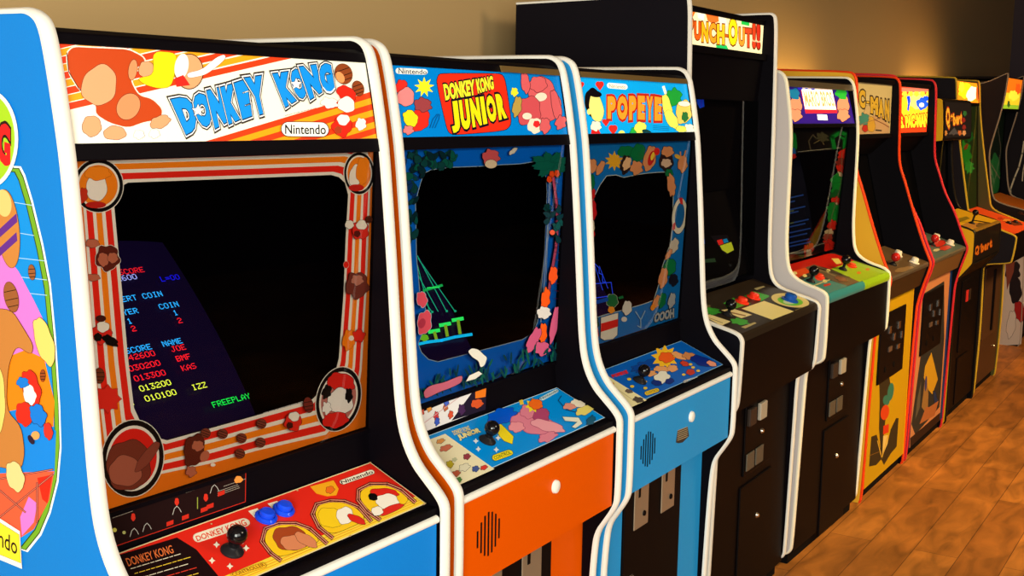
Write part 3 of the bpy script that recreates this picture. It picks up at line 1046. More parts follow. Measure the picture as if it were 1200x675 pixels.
def side1(mb, root):
    """printed oval on the outer face of the left panel"""
    A = Art(mb, root, (0, .86, .03), (0, -1, 0), (0, 0, 1), .86, 1.64, rough=.4)
    A.clip = False
    # oval frame, traced on the visible right half, mirrored for the hidden half
    R_ = [(20, 200), (25, 210), (34, 240), (46, 290), (55, 337), (61, 400), (66, 470), (67.5, 520), (64, 560), (55, 596), (44, 622), (28, 642)]
    def ring(dx, dy=0):
        uvr = [A.px((x + dx, y + dy * (1 if y > 400 else -1))) for x, y in R_]
        cu = .36
        return uvr + [(2 * cu - u, v) for u, v in uvr[::-1]]
    A.uv(ring(4.5, 5), (246, 246, 238)); A.uv(ring(2.6, 3), (40, 60, 30)); A.uv(ring(1.8, 2), (112, 168, 40)); A.uv(ring(-2.4, -1), (40, 60, 20)); A.uv(ring(-3.2, -2), (10, 140, 226))
    # inside the oval
    pink, orange = (238, 120, 214), (246, 130, 20)
    for y in (240, 275, 305, 327, 345): A.line([(10, y - 4), (55 if y > 300 else 40, y + 1)], .8, (170, 210, 240))
    A.p([(-30, 300), (0, 290), (22, 318), (40, 352), (56, 385), (60, 420), (40, 440), (-30, 440)], pink)
    A.p([(5, 420), (30, 410), (52, 420), (64, 470), (63, 500), (10, 500)], orange)
    A.p([(-30, 490), (30, 478), (66, 505), (64, 556), (-30, 556)], (14, 130, 226))
    A.p([(-30, 556), (64, 552), (58, 586), (40, 620), (18, 634), (-30, 610)], (236, 92, 60))
    A.p([(24, 606), (34, 582), (44, 590), (40, 612), (26, 628)], pink); A.p([(44, 560), (62, 556), (56, 590), (50, 585)], (226, 40, 24))
    for a, b_ in (((-5, 562), (62, 550)), ((0, 606), (62, 556)), ((-5, 570), (30, 600)), ((44, 566), (44, 612))):
        A.line([a, b_], 2.2, (60, 40, 60)); A.line([a, b_], .8, (230, 120, 80))
    # barrels, rounded plain body shape
    A.ell(10, 268, 13, 46, (196, 128, 62), -6, out=(70, 36, 18)); A.ell(5, 238, 9, 16, (232, 196, 120), -8)
    for y in (262, 284): A.p([(-6, y + 12), (20, y - 12), (21, y - 2), (-6, y + 22)], (96, 44, 140))
    barrel(A, 38, 319, 4, 9, -6, (150, 88, 48)); barrel(A, 14, 348, 8, 18, -12, (150, 88, 48)); barrel(A, 51, 440, 3, 7, 0, (150, 70, 30))
    A.p([(-20, 362), (14, 362), (28, 384), (40, 404), (38, 416), (20, 404), (10, 430), (8, 480), (26, 500), (30, 530), (26, 550), (4, 548), (-20, 540)], (190, 124, 60), out=(60, 30, 16), ow=1)
    A.ell(53, 400, 10, 29, (238, 206, 110), -16, wob=.07, out=(90, 50, 20)); A.ell(-2, 470, 9, 40, (238, 206, 110), 0, wob=.05, out=(90, 50, 20))
    A.ell(19, 558, 10, 18, (238, 206, 140), -14, wob=.08, out=(90, 50, 20))
    A.ell(38, 455, 10, 22, (226, 40, 28), -12, wob=.12, out=(40, 16, 12)); A.ell(36, 462, 7, 12, (246, 246, 240), -14, wob=.12)
    A.ell(30, 485, 10, 14, (226, 40, 28), -10, wob=.1); A.ell(46, 486, 9, 13, (14, 120, 220), -20, wob=.14, out=(30, 16, 30)); A.ell(28, 448, 7, 6, (14, 120, 220), 10, wob=.15)
    A.ell(43, 510, 5, 5, (226, 160, 90)); A.ell(58, 505, 5, 10, (226, 50, 40), -10, wob=.1); A.ell(38, 515, 6, 3, (40, 24, 50), 60)
    # round badge above and plate below
    A.ell(-12, 163, 35, 58, (246, 246, 236), 0, n=40); A.ell(-12, 163, 31, 53, (160, 206, 40), 0, n=40)
    A.text('G', [(-2, 190), (14, 197), (14, 147), (-1, 142)], (232, 30, 34), .06, [(.06, (40, 20, 20))])
    A.text('N', [(-26, 184), (-6, 190), (-5, 142), (-25, 134)], (232, 30, 34), .06, [(.06, (40, 20, 20))])
    A.p([(-60, 578), (0, 606), (25, 622), (27.5, 666), (-60, 630)], (246, 246, 236)); A.p([(-60, 582), (0, 611), (24, 626), (26, 659), (-60, 624)], (240, 226, 50), out=(60, 50, 20), ow=.8)
    A.text('Nintendo', [(-34, 622), (22, 650), (22, 631), (-34, 601)], (40, 30, 20), .01)


BLUE1 = speckled('blue_laminate', (14, 118, 206), (18, 126, 212), 400, .4)
upright((0, 0, 0), -.0263, BLUE1, BLUE1, BLUE1, marq1, bezel1, WIN1, screen1, cpanel1, ledge1,
        'blue arcade cabinet nearest the left edge, with red and orange striped screen surround', side1, m_emit=.14)


# ================================================================ cabinet 2: orange front, jungle surround
def z4(ox, oy):
    return lambda x, y: (ox + x / 4, oy + y / 4)


def marq2(A):
    q = z4(300, 0); r = z4(600, 0)
    A.fill((0, 124, 206))
    ol = (14, 16, 30)
    pill(A, q(655, 318), q(805, 326), q(803, 350), q(655, 345), (236, 236, 226), (236, 236, 226), .5)
    A.text('Nintendo', [q(668, 345), q(800, 349), q(800, 328), q(668, 318)], (20, 30, 60), .01)
    # central red title plate
    A.p([q(855, 352), q(872, 345), q(1130, 345), q(1155, 352), q(1168, 380), q(1195, 560), q(1190, 590), q(1165, 612), q(930, 632), q(905, 622), q(892, 590), q(846, 385)], (232, 44, 22), out=ol, ow=1.6)
    outs = [(.08, ol)]
    A.text('DONKEY', [q(888, 472), q(1030, 446), q(1022, 370), q(876, 394)], (236, 228, 50), .055, outs)
    A.text('KONG', [q(1040, 440), q(1116, 418), q(1108, 354), q(1028, 370)], (236, 228, 50), .055, outs)
    xs = (0, .17, .36, .55, .645, .83, 1)
    for i, ch in enumerate('JUNIOR'):
        a, b_ = xs[i] + .012, xs[i + 1] - .012
        B = lambda t: (918 + 262 * t, 626 - 74 * t); T_ = lambda t: (902 + 258 * t, 478 - 42 * t)
        A.text(ch, [q(*B(a)), q(*B(b_)), q(*T_(b_)), q(*T_(a))], (250, 222, 20), .07, [(.07, ol)])
    A.star(*q(1097, 500), 3.6, ol)
    # left shapes: red and yellow tumbling form, star burst
    A.star(*q(787, 408), 12, (250, 232, 40), 9, .5)
    A.ell(*q(680, 410), 7, 9, (220, 44, 34), 10, wob=.12, out=ol); A.ell(*q(700, 455), 10, 11, (220, 130, 130), 20, wob=.1, k=3, out=ol)
    A.ell(*q(765, 560), 11, 14, (226, 44, 30), 20, wob=.1, out=ol); A.ell(*q(722, 555), 8, 10, (250, 214, 30), -30, wob=.1, out=ol)
    A.ell(*q(780, 492), 10, 8, (150, 62, 66), 10, wob=.16, k=6, out=ol); A.ell(*q(712, 610), 6, 5, (220, 120, 120), 0, wob=.2, out=ol)
    for k in range(3): A.line([q(812 + k * 12, 600), q(826 + k * 14, 560), q(846 + k * 6, 536)], .8, (10, 60, 120))
    # right shapes: two rounded dusty red forms
    c, d, cr = (214, 92, 96), (170, 52, 62), (236, 220, 196)
    A.ell(*r(150, 470), 17, 27, c, -14, wob=.12, k=4, out=ol); A.ell(*r(120, 395), 10, 9, c, 0, wob=.1, out=ol); A.ell(*r(133, 455), 7, 5, cr, -10, out=d, ow=.7)
    A.ell(*r(75, 520), 14, 17, (204, 78, 84), 10, wob=.12, k=4, out=ol); A.ell(*r(68, 545), 5.5, 4, cr, 0, out=d, ow=.7)
    A.ell(*r(60, 390), 5, 12, c, -8, wob=.12, out=ol); A.ell(*r(205, 500), 5, 20, c, -12, wob=.1, out=ol); A.ell(*r(105, 590), 9, 9, cr, 0, wob=.1); A.ell(*r(112, 582), 4, 4, (226, 40, 40), wob=.1)
    A.ell(*r(152, 590), 6, 9, c, 0, wob=.15, out=ol); A.ell(*r(225, 575), 6, 8, c, 20, wob=.2, out=ol); A.ell(*r(8, 432), 4, 5, (244, 226, 50), wob=.2); A.ell(*r(20, 500), 5, 12, (180, 150, 70), 10, wob=.15, out=ol)


WIN2 = [(487, 236), (490, 225), (493, 214), (497, 203), (505, 199), (520, 197), (530, 196), (560, 195), (590, 193), (610, 192), (628, 189), (634, 195), (640, 208), (641, 225),
        (638, 300), (634, 345), (630, 377), (625, 390), (612, 398), (570, 409), (513, 424), (502, 421), (494, 413), (490, 403), (497, 385), (500, 372), (497, 352), (492, 343), (488, 300)]


def bezel2(A, win, rect):
    A.uv(rect, (0, 106, 216), hole=win[::-1])
    A.line([tuple(p) for p in WIN2] + [WIN2[0]], .9, (150, 176, 190))
    ol = (8, 20, 30)
    g, g2 = (14, 74, 74), (8, 48, 56)
    random.seed(3)
    for k in range(46):   # hanging leaves, left and top left
        x = random.uniform(471, 487); y = random.uniform(178, 290)
        A.ell(x, y, random.uniform(2, 4), random.uniform(3, 7), random.choice([g, g2, (10, 90, 84), (12, 60, 120)]), random.uniform(-50, 50), wob=.25, k=3, n=10)
    for k in range(34):
        x = random.uniform(475, 532); y = 179 + random.uniform(0, 1) * (17 if x > 495 else 30)
        A.ell(x, y, random.uniform(2, 5), random.uniform(3, 6), random.choice([g, g2, (10, 96, 80)]), random.uniform(-50, 50), wob=.25, k=3, n=10)
    A.ell(573, 184, 10, 9, (214, 92, 96), 0, wob=.16, k=6, out=ol, ow=.8); A.ell(573, 192, 7, 5, (236, 214, 180), 0, out=ol, ow=.8); A.ell(599, 177, 6, 2.4, (226, 220, 200), -40, wob=.1)
    # palm tree
    for a, L in ((-160, 22), (-120, 15), (-60, 15), (-20, 17), (20, 16), (60, 15), (140, 18), (175, 21)):
        a = math.radians(a)
        A.ell(645 + L * .5 * math.cos(a), 193 + L * .5 * math.sin(a), L * .6, 5, (12, 104, 86), math.degrees(a), wob=.13, k=7, out=(6, 60, 60), ow=.6)
    pk = (206, 88, 128)
    A.line([(646, 208), (650, 240), (651, 262), (649, 290), (644, 320), (640, 345), (636, 365)], 4.2, ol)
    A.line([(646, 208), (650, 240), (651, 262), (649, 290), (644, 320), (640, 345), (636, 365)], 3.0, pk)
    for y in range(214, 350, 9): A.line([(647, y), (653, y + 1)], .5, (110, 30, 70))
    for x, y in ((644, 204), (650, 203), (641, 210)): A.ell(x, y, 3, 4, (240, 84, 30), 0, wob=.12)
    A.line([(641, 214), (637, 300), (634, 345), (631, 377)], .9, (170, 190, 200)); A.line([(643, 214), (640, 260), (637, 330)], .6, (150, 170, 180))
    for k in range(14): A.ell(random.uniform(634, 655), random.uniform(240, 285), 3, 5, random.choice([g, g2]), random.uniform(-60, 60), wob=.25, k=3, n=10)
    A.ell(645, 322, 5, 10, (240, 84, 30), 5, wob=.15, out=ol, ow=.6); A.ell(644, 272, 3, 3, (230, 90, 60))
    # right lower shapes
    A.ell(636, 350, 5, 13, (244, 90, 24), 8, wob=.2, k=6, out=ol); A.ell(634, 366, 8, 7, (226, 220, 214), 0, wob=.15, k=6, out=ol); A.ell(633, 390, 4.5, 12, (244, 92, 24), 5, wob=.15, out=ol)
    A.ell(622, 398, 6, 16, (206, 88, 128), 25, wob=.15, out=ol); A.ell(646, 380, 4, 22, (206, 88, 128), 10, wob=.1, out=ol); A.ell(632, 408, 9, 8, (206, 88, 128), 0, wob=.18, out=ol)
    # planting and log along the bottom
    for k in range(90):
        x = random.uniform(485, 655); y = 462 - (x - 490) * .262 - random.uniform(0, 1) ** 2 * 20
        A.ell(x, y, 1.3, random.uniform(4, 8), random.choice([(10, 66, 66), (8, 50, 60), (14, 84, 70)]), random.uniform(-45, 45), n=8)
    A.p([(491, 458), (498, 451), (516, 447), (530, 441), (537, 439), (536, 447), (524, 453), (510, 458), (500, 463), (493, 466)], (190, 96, 116), out=ol)
    A.p([(543, 411), (548, 407), (556, 409), (562, 415), (566, 418), (563, 427), (558, 430), (556, 422), (549, 418)], (232, 228, 214), out=ol); A.p([(541, 446), (545, 439), (556, 434), (560, 437), (552, 443)], (232, 228, 214), out=ol)
    # rounded pink form at the left edge
    A.ell(489, 350, 6, 9, (200, 70, 86), -10, wob=.12, out=(150, 176, 190), ow=1); A.ell(492, 377, 8, 14, (200, 70, 86), 10, wob=.14, k=4, out=(150, 176, 190), ow=1); A.ell(489, 378, 4, 6, (160, 46, 66), 20)


def screen2(A):
    gr, gr2, cy = (20, 150, 110), (40, 220, 90), (10, 170, 220)
    A.emit = .8
    for a, b in (((487, 303), (504, 368)), ((490, 303), (533, 365)), ((489, 300), (523, 365)), ((487, 318), (513, 365)), ((488, 340), (506, 366))): A.line([a, b], 1, gr)
    for a in ((504, 368), (533, 365), (523, 365), (506, 366)): A.ell(*a, 1.4, 1.4, gr)
    A.line([(496, 341), (517, 335)], 3, (20, 150, 70)); A.line([(500, 338), (514, 337)], 1.4, gr2)
    for x, y, h in ((536, 374, 17), (521, 380, 14), (508, 388, 10)):
        A.line([(x - 6, y + 2), (x + 5, y)], 4.2, gr2); A.line([(x, y + 3), (x + 2, y + h)], 3.6, (110, 150, 30))
    A.ell(496, 397, 5, 4, (90, 160, 30), 0, wob=.1)
    A.line([(486, 405), (500, 402), (516, 400), (532, 396), (551, 393)], 3.4, cy)
    A.emit = 0


def cpanel2(A, root):
    q = lambda x, y: (460 + x * .3628, 430 + y * .3628)
    A.uv([(.004, .004), (A.w - .004, .004), (A.w - .004, A.h - .004), (.004, A.h - .004)], (200, 226, 236))
    A.uv([(.0055, .0055), (A.w - .0055, .0055), (A.w - .0055, A.h - .0055), (.0055, A.h - .0055)], (0, 142, 226))
    A.p([q(110, 238), q(170, 216), q(330, 330), q(225, 388), q(150, 330)], (240, 228, 186))
    for x, y, rx, ry, c in ((172, 262, 9, 4, (206, 110, 80)), (155, 240, 6, 3, (220, 150, 80)), (200, 300, 4, 3, (190, 190, 150)), (240, 290, 5, 4, (150, 60, 70)), (232, 325, 8, 5, (230, 222, 190)),
                            (185, 315, 5, 5, (190, 170, 40)), (205, 345, 6, 4, (190, 90, 60)), (215, 365, 4, 4, (80, 130, 60)), (268, 330, 5, 4, (70, 90, 150)), (295, 326, 5, 3, (220, 60, 50))):
        A.ell(*q(x, y), rx * .8, ry * .8, c, -20, wob=.2, k=5)
    A.text('DONKEY KONG', [q(200, 222), q(252, 205), q(245, 190), q(190, 208)], (236, 214, 130), .03)
    A.text('JUNIOR', [q(218, 240), q(288, 215), q(278, 196), q(206, 222)], (240, 222, 150), .06, [(.05, (60, 90, 110))])
    ol = (30, 20, 60)
    A.ell(*q(352, 160), 17, 9, (0, 90, 220), -18, wob=.16, k=7)
    A.p([q(330, 190), q(350, 186), q(390, 226), q(386, 250), q(360, 240), q(345, 224)], (244, 220, 30), out=(90, 90, 20), ow=.8)
    pk, dk = (226, 130, 150), (176, 70, 110)
    A.p([q(408, 110), q(420, 106), q(424, 122), q(412, 124)], (240, 200, 60))
    A.ell(*q(455, 185), 27, 11, pk, 14, wob=.12, k=5, out=dk); A.ell(*q(400, 195), 9, 6, (240, 150, 160), 0, wob=.15, out=dk); A.ell(*q(440, 145), 10, 8, pk, 0, wob=.14, out=dk)
    A.ell(*q(480, 160), 9, 10, dk, 20, wob=.12); A.ell(*q(500, 192), 20, 6, (240, 160, 170), 14, wob=.1, out=dk); A.ell(*q(500, 228), 11, 5, pk, -20, wob=.2, out=dk)
    A.star(*q(452, 126), 9, (250, 220, 40), 7, .6); A.ell(*q(462, 122), 8, 6, (246, 110, 30), 10, wob=.1)
    pill(A, q(470, 104), q(530, 72), q(538, 80), q(482, 112), (200, 226, 230), (120, 170, 190), .5)
    A.text('Nintendo', [q(480, 108), q(535, 80), q(530, 74), q(474, 102)], (30, 50, 80), .01)
    A.line([q(545, 95), q(535, 110), q(560, 140), q(600, 150)], .8, (20, 70, 110))
    A.ell(*q(575, 128), 9, 4, (226, 150, 130), -8, wob=.16, out=ol, ow=.5); A.ell(*q(600, 120), 9, 4, (236, 226, 200), 16, wob=.2, out=ol, ow=.5); A.ell(*q(620, 142), 11, 5, (232, 216, 110), -20, wob=.16, out=ol, ow=.5)
    A.p([q(548, 163), q(600, 166), q(612, 185), q(590, 200), q(578, 196), q(596, 180), q(556, 176)], (232, 232, 210), out=(40, 60, 60), ow=.7); A.ell(*q(640, 175), 4, 6, (20, 90, 120), 40, wob=.2)
    pill(A, q(318, 290), q(380, 268), q(392, 284), q(326, 308), (244, 222, 30), (60, 60, 20), .8)
    A.text('CONTROL', [q(330, 303), q(384, 283), q(377, 272), q(324, 292)], (60, 60, 30), .01)
    for dx, dy in ((-38, 32), (-30, 58), (28, 60), (34, 22)): A.star(*q(306 + dx, 210 + dy), 3.4, (226, 232, 230), 4, .5)
    return [('joy', q(305, 240))]


def ledge2(A):
    A.p([(485, 487), (570, 451), (569, 479), (489, 509)], (232, 226, 224))
    A.p([(556, 456), (570, 451), (569, 480), (529, 493)], (34, 26, 44))
    A.p([(557, 457), (570, 452), (569, 465), (557, 467)], (236, 120, 30)); A.ell(559, 473, 7, 5, (214, 84, 40), -10, wob=.15); A.ell(541, 480, 4, 6, (70, 40, 80), 0, wob=.2)
    for x, y, c in ((494, 483, (210, 80, 60)), (503, 478, (230, 150, 60)), (511, 487, (200, 60, 70)), (522, 477, (190, 100, 60)), (528, 486, (214, 80, 50)), (512, 494, (60, 90, 190)), (523, 471, (70, 100, 200))):
        A.ell(x, y, 2.6, 4.5, c, 10, wob=.25)
    A.line([(495, 497), (545, 460)], .8, (210, 170, 170))


ORNG = speckled('orange_laminate', (216, 80, 0), (222, 86, 0), 400, .4)
upright((.6558, .002, 0), 0, ORNG, ORNG, ORNG, marq2, bezel2, WIN2, screen2, cpanel2, ledge2,
        'orange arcade cabinet with blue jungle screen surround, second from the left', shine_x0=.36, m_emit=.2)


# ================================================================ cabinet 3: sky blue
def marq3(A):
    r = z4(600, 0)
    A.fill((10, 158, 226))
    ol = (14, 20, 30)
    hb = (214, 40, 30)
    for x, y, s, a in ((410, 398, 5, 30), (320, 398, 4, 0), (438, 572, 4, 0), (472, 604, 5.5, -20)):
        A.ell(*r(x - 6, y - 4), s * .62, s * .62, hb); A.ell(*r(x + 8, y - 4), s * .62, s * .62, hb); A.p([r(x - s * 3.8, y), r(x + s * 3.8 + 2, y), r(x + 2, y + s * 5.4)], hb)
    pill(A, r(445, 388), r(540, 396), r(540, 420), r(446, 412), (244, 240, 226), (244, 240, 226), .5)
    A.text('Nintendo', [r(456, 412), r(532, 417), r(532, 400), r(456, 394)], (150, 150, 120), .01)
    # left: pale yellow and black rounded form
    A.ell(*r(378, 480), 9.5, 17, (14, 10, 12), -4, wob=.05, k=4); A.ell(*r(394, 505), 8, 17, (246, 226, 120), -10, wob=.06, k=3, out=ol, ow=.8); A.ell(*r(360, 524), 2.4, 3.4, (246, 226, 120))
    A.ell(*r(388, 440), 8, 4, (14, 10, 12), 10); A.ell(*r(392, 592), 6, 6, (248, 236, 200), 0, wob=.15, out=ol, ow=.6); A.p([r(368, 636), r(372, 606), r(396, 618), (700.5, 151), r(420, 636)], (214, 30, 26))
    # title
    outs = [(.085, (180, 36, 20))]
    n_ = 'POPEYE'
    xs = [444, 490, 545, 586, 626, 664, 704]
    tb = [452, 450, 450, 448, 450, 452, 458]
    bb = [556, 560, 564, 560, 562, 566, 566]
    for i, ch in enumerate(n_):
        A.text(ch, [r(xs[i] + 2, bb[i]), r(xs[i + 1] - 5, bb[i + 1]), r(xs[i + 1] - 5, tb[i + 1]), r(xs[i] + 2, tb[i])], (252, 150, 40), .075, outs)
    # bottom green and yellow forms
    A.ell(*r(585, 628), 9, 8, (40, 170, 60), 0, wob=.1, out=ol, ow=.6); A.ell(*r(600, 600), 7, 7, (246, 232, 90), 20, wob=.1, out=ol, ow=.6); A.ell(*r(512, 628), 4, 4, (240, 226, 100)); A.ell(*r(630, 620), 6, 3, (20, 60, 60), 20)
    for k in range(3): A.line([r(660, 590 + k * 8), r(734, 596 + k * 8)], .5, (20, 90, 130))
    # right: green and pale yellow forms
    A.line([r(708, 408), r(724, 456)], 3, (246, 240, 210)); A.ell(*r(756, 456), 9, 10, (30, 150, 50), 20, wob=.2, k=6, out=ol, ow=.7); A.ell(*r(725, 505), 5, 16, (240, 232, 90), -12, wob=.08, out=ol, ow=.7)
    A.ell(*r(745, 560), 6, 12, (240, 232, 90), -30, wob=.08, out=ol, ow=.6); A.ell(*r(802, 525), 9, 14, (236, 200, 90), 6, wob=.12, k=4, out=ol, ow=.8); A.ell(*r(808, 548), 4, 6, (40, 110, 50), 0, wob=.15); A.ell(*r(804, 487), 7, 3, (246, 240, 210), 4, out=ol, ow=.6)
    A.ell(*r(826, 606), 6, 6, (246, 240, 210), 0, wob=.15, out=ol, ow=.6); A.ell(*r(790, 606), 6, 4, (240, 232, 90), 10, wob=.12, out=ol, ow=.6)


WIN3 = [(696, 231), (703, 217), (711, 206), (722, 205), (731, 208), (745, 205), (758, 203), (770, 202), (779, 201.5), (784, 206), (785, 218), (789, 231), (788, 262), (786, 285), (782, 295), (776, 313),
        (773, 330), (766, 352), (752, 357), (738, 361), (727, 364), (712, 368), (696, 373), (692, 372), (692, 300), (694, 262)]


def bezel3(A, win, rect):
    A.uv(rect, (12, 112, 190), hole=win[::-1])
    A.line(WIN3 + [WIN3[0]], .8, (190, 200, 190))
    s = z4(600, 168); t = z4(600, 337)
    ol = (20, 16, 20)
    pc, gn, rd = (226, 150, 96), (10, 120, 66), (214, 36, 34)
    A.ell(*s(378, 105), 5, 8, pc, 0, wob=.15, out=ol); A.ell(*s(414, 115), 3.6, 9, pc, 26, wob=.1, out=ol)
    A.star(*s(480, 82), 12, (236, 176, 40), 10, .55)
    A.ell(*s(535, 40), 10, 7, gn, 0, wob=.1, out=ol, ow=.6); A.ell(*s(532, 100), 6, 11, (40, 26, 24), 10, wob=.12); A.ell(*s(538, 95), 4.4, 8, (236, 190, 140), 20, wob=.15)
    A.ell(*s(590, 45), 8, 11, gn, 20, wob=.1, out=ol, ow=.6); A.ell(*s(583, 115), 7, 8, pc, 10, wob=.2, out=ol)
    A.ell(*s(645, 70), 7, 15, pc, 14, wob=.1, out=ol); A.ell(*s(652, 70), 3.6, 9, (200, 36, 34), 16); A.ell(*s(658, 60), 2, 5, (244, 214, 60), 16); A.ell(*s(678, 38), 3.4, 4.4, (226, 36, 30))
    A.ell(*s(722, 85), 8, 11, (50, 26, 24), 0, wob=.08, out=ol); A.ell(*s(722, 92), 6, 5, (222, 190, 160), 0, wob=.15); A.ell(*s(728, 38), 7, 6, pc, 0, wob=.15, out=ol)
    A.ell(*s(798, 95), 5.4, 10, pc, 0, wob=.15, out=ol); A.ell(*s(775, 62), 4, 2.4, (230, 180, 60), 30); A.line([s(790, 75), s(788, 40)], 1.6, pc); A.line([s(802, 75), s(812, 34)], 1.6, pc)
    A.ell(*s(735, 140), 4.5, 5, gn, 0, wob=.12)
    A.ell(*s(745, 195), 4.6, 13, pc, -6, wob=.16, k=7, out=ol)
    # lifebuoy
    A.ell(*s(783, 340), 8.6, 21, (226, 220, 196), 6, out=ol, ow=1); A.ell(*s(784, 338), 5.2, 14.5, (16, 100, 166), 6, out=ol, ow=.6)
    A.p([s(780, 256), s(796, 254), s(800, 286), s(788, 284)], rd); A.p([s(752, 378), s(764, 368), s(762, 402), s(748, 408)], rd)
    A.ell(*s(757, 480), 5, 9, (210, 200, 180), 18, wob=.14, k=6, out=ol, ow=.7); A.ell(*s(732, 520), 2.6, 7, pc, 30, wob=.1)
    A.ell(*s(737, 580), 7, 10, (14, 130, 70), 14, wob=.1, out=ol); A.ell(*s(706, 630), 5, 12, pc, 10, wob=.14, out=ol); A.ell(*s(755, 640), 5, 7, (24, 24, 40), 0, wob=.14)
    # left edge
    A.ell(*s(374, 240), 3, 8, rd, 8, wob=.2, k=7); A.ell(*s(377, 315), 4, 12, (206, 30, 34), 0, wob=.14, out=ol, ow=.6); A.ell(*s(372, 180), 3, 9, gn, 0, wob=.1); A.ell(*s(374, 390), 2.4, 8, (226, 214, 180), 0, wob=.1); A.ell(*s(376, 425), 2.4, 4, rd)
    # bottom: striped can, pale shapes, blue waves
    A.p([t(414, 140), t(494, 118), t(490, 222), t(470, 240), t(430, 246), t(412, 236)], (226, 222, 206), out=ol); A.p([t(414, 168), t(494, 146), t(492, 182), t(413, 208)], rd)
    A.ell(*t(466, 62), 6.5, 8, (26, 110, 60), 0, wob=.1, out=(210, 210, 190), ow=1); A.ell(*t(462, 104), 4, 4, (236, 150, 40), 0, wob=.1); A.line([t(385, 70), t(440, 55)], 4.4, (10, 80, 190)); A.line([t(500, 48), t(514, 44)], 3, gn)
    A.ell(*t(536, 95), 5.4, 8.4, (216, 212, 200), 8, wob=.1, out=(20, 30, 40), ow=.8); A.ell(*t(522, 148), 3.4, 3, (216, 212, 200))
    A.line([t(575, 112), t(600, 150), t(600, 188), t(585, 178)], 1, (150, 190, 210)); A.line([t(620, 108), t(600, 150)], 1, (150, 190, 210))
    A.text('OOOH', [t(660, 165), t(756, 140), t(756, 95), t(668, 120)], (170, 176, 178), .06, [(.05, (40, 50, 60))])
    A.ell(*t(745, 60), 4, 9, (170, 176, 178), 12, wob=.15); A.ell(*t(675, 65), 4, 8, pc, 24, wob=.14, out=ol, ow=.6); A.ell(*t(700, 60), 4, 9, (14, 120, 66), 14, wob=.14); A.ell(*t(656, 92), 2.6, 4, (240, 150, 40), 20)
    A.ell(*t(388, 215), 3.4, 7, rd, 0, wob=.1); A.ell(*t(388, 165), 3.4, 8, (16, 80, 60), 0, wob=.2)


def screen3(A):
    A.emit = .7
    c = (30, 60, 200)
    A.line([(693, 305), (702, 314), (702, 320), (706, 322), (706, 330), (710, 331)], .9, c); A.line([(693, 333), (716, 331), (718, 345), (716, 350)], .9, c)
    A.line([(693, 350), (714, 347)], 1, c); A.line([(697, 312), (706, 340)], .7, c); A.line([(702, 312), (712, 338)], .7, c)
    A.emit = 0


def cpanel3(A, root):
    q = lambda x, y: (640 + x * .18364, 430 + y * .18364)
    t = z4(600, 337)
    A.uv([(.004, .004), (A.w - .004, .004), (A.w - .004, A.h - .004), (.004, A.h - .004)], (150, 200, 226))
    A.uv([(.0055, .0055), (A.w - .0055, .0055), (A.w - .0055, A.h - .0055), (.0055, A.h - .0055)], (6, 92, 186))
    A.p([t(412, 412), t(430, 402), t(645, 536), t(566, 572), t(520, 560), t(430, 470)], (240, 228, 170))
    A.ell(*t(592, 526), 6, 3, (80, 70, 60), 10, wob=.25); A.ell(*t(548, 486), 4, 2, (110, 90, 80), 10, wob=.2); A.ell(*t(468, 452), 3, 2, (220, 160, 60)); A.line([t(440, 440), t(600, 550)], .5, (190, 170, 120))
    A.text('POPEYE', [t(472, 424), t(546, 402), t(536, 386), t(464, 410)], (214, 34, 34), .09)
    A.ell(*t(630, 364), 18, 5, (10, 70, 160), -18, wob=.3, k=9)
    A.star(*t(716, 328), 15, (246, 190, 40), 9, .62, sx=1.1); A.ell(*t(724, 328), 9, 6, (240, 96, 30), 0, wob=.15)
    pc = (230, 160, 100)
    A.ell(*t(782, 320), 9, 3.4, pc, 24, wob=.12, out=(60, 30, 30), ow=.5); A.ell(*t(648, 404), 7, 3.2, pc, -6, wob=.2, out=(60, 30, 30), ow=.5); A.ell(*t(700, 384), 9, 3.6, pc, 4, wob=.16, out=(60, 30, 30), ow=.5); A.ell(*t(752, 380), 6, 4, pc, 0, wob=.12, out=(60, 30, 30), ow=.5)
    A.ell(*t(702, 422), 9, 7, (232, 226, 206), -20, wob=.16, k=4, out=(40, 40, 50), ow=.6); A.ell(*t(738, 440), 5, 3, (16, 40, 120), -10, wob=.12); A.ell(*t(678, 448), 6, 3, (16, 40, 120), 10, wob=.12)
    A.ell(*t(830, 322), 8, 4, (200, 130, 80), 10, wob=.18, out=(30, 30, 50), ow=.6); A.ell(*t(890, 346), 14, 5, (14, 40, 130), 18, wob=.12); A.ell(*t(935, 358), 6, 2.8, (230, 150, 120), 20, wob=.12)
    A.ell(*t(836, 398), 5, 3.4, (190, 50, 34), 0, wob=.1, out=(40, 20, 20), ow=.5); A.ell(*t(808, 358), 5, 2.8, (200, 60, 40), 20, wob=.14)
    for x, y in ((848, 376), (804, 410), (872, 392), (836, 362)): A.ell(*t(x, y), 2.2, 1.4, (230, 190, 60))
    pill(A, t(798, 440), t(868, 418), t(882, 430), t(808, 452), (210, 210, 200), (120, 140, 160), .5)
    A.text('Nintendo', [t(810, 449), t(876, 429), t(868, 420), t(802, 440)], (50, 60, 80), .01)
    A.line([t(790, 470), t(840, 430), t(900, 402)], .6, (90, 160, 210))
    pill(A, t(618, 492), t(684, 472), t(692, 488), t(626, 510), (236, 196, 40), (60, 60, 30), .6)
    A.text('CONTROL', [t(630, 504), t(688, 486), t(682, 476), t(624, 494)], (60, 60, 40), .01)
    for dx, dy in ((-46, 28), (-32, 62), (30, 70), (28, 40)): A.ell(*t(594 + dx, 404 + dy), 2.4, 1.6, (226, 190, 50))
    return [('joy', t(597, 440))]


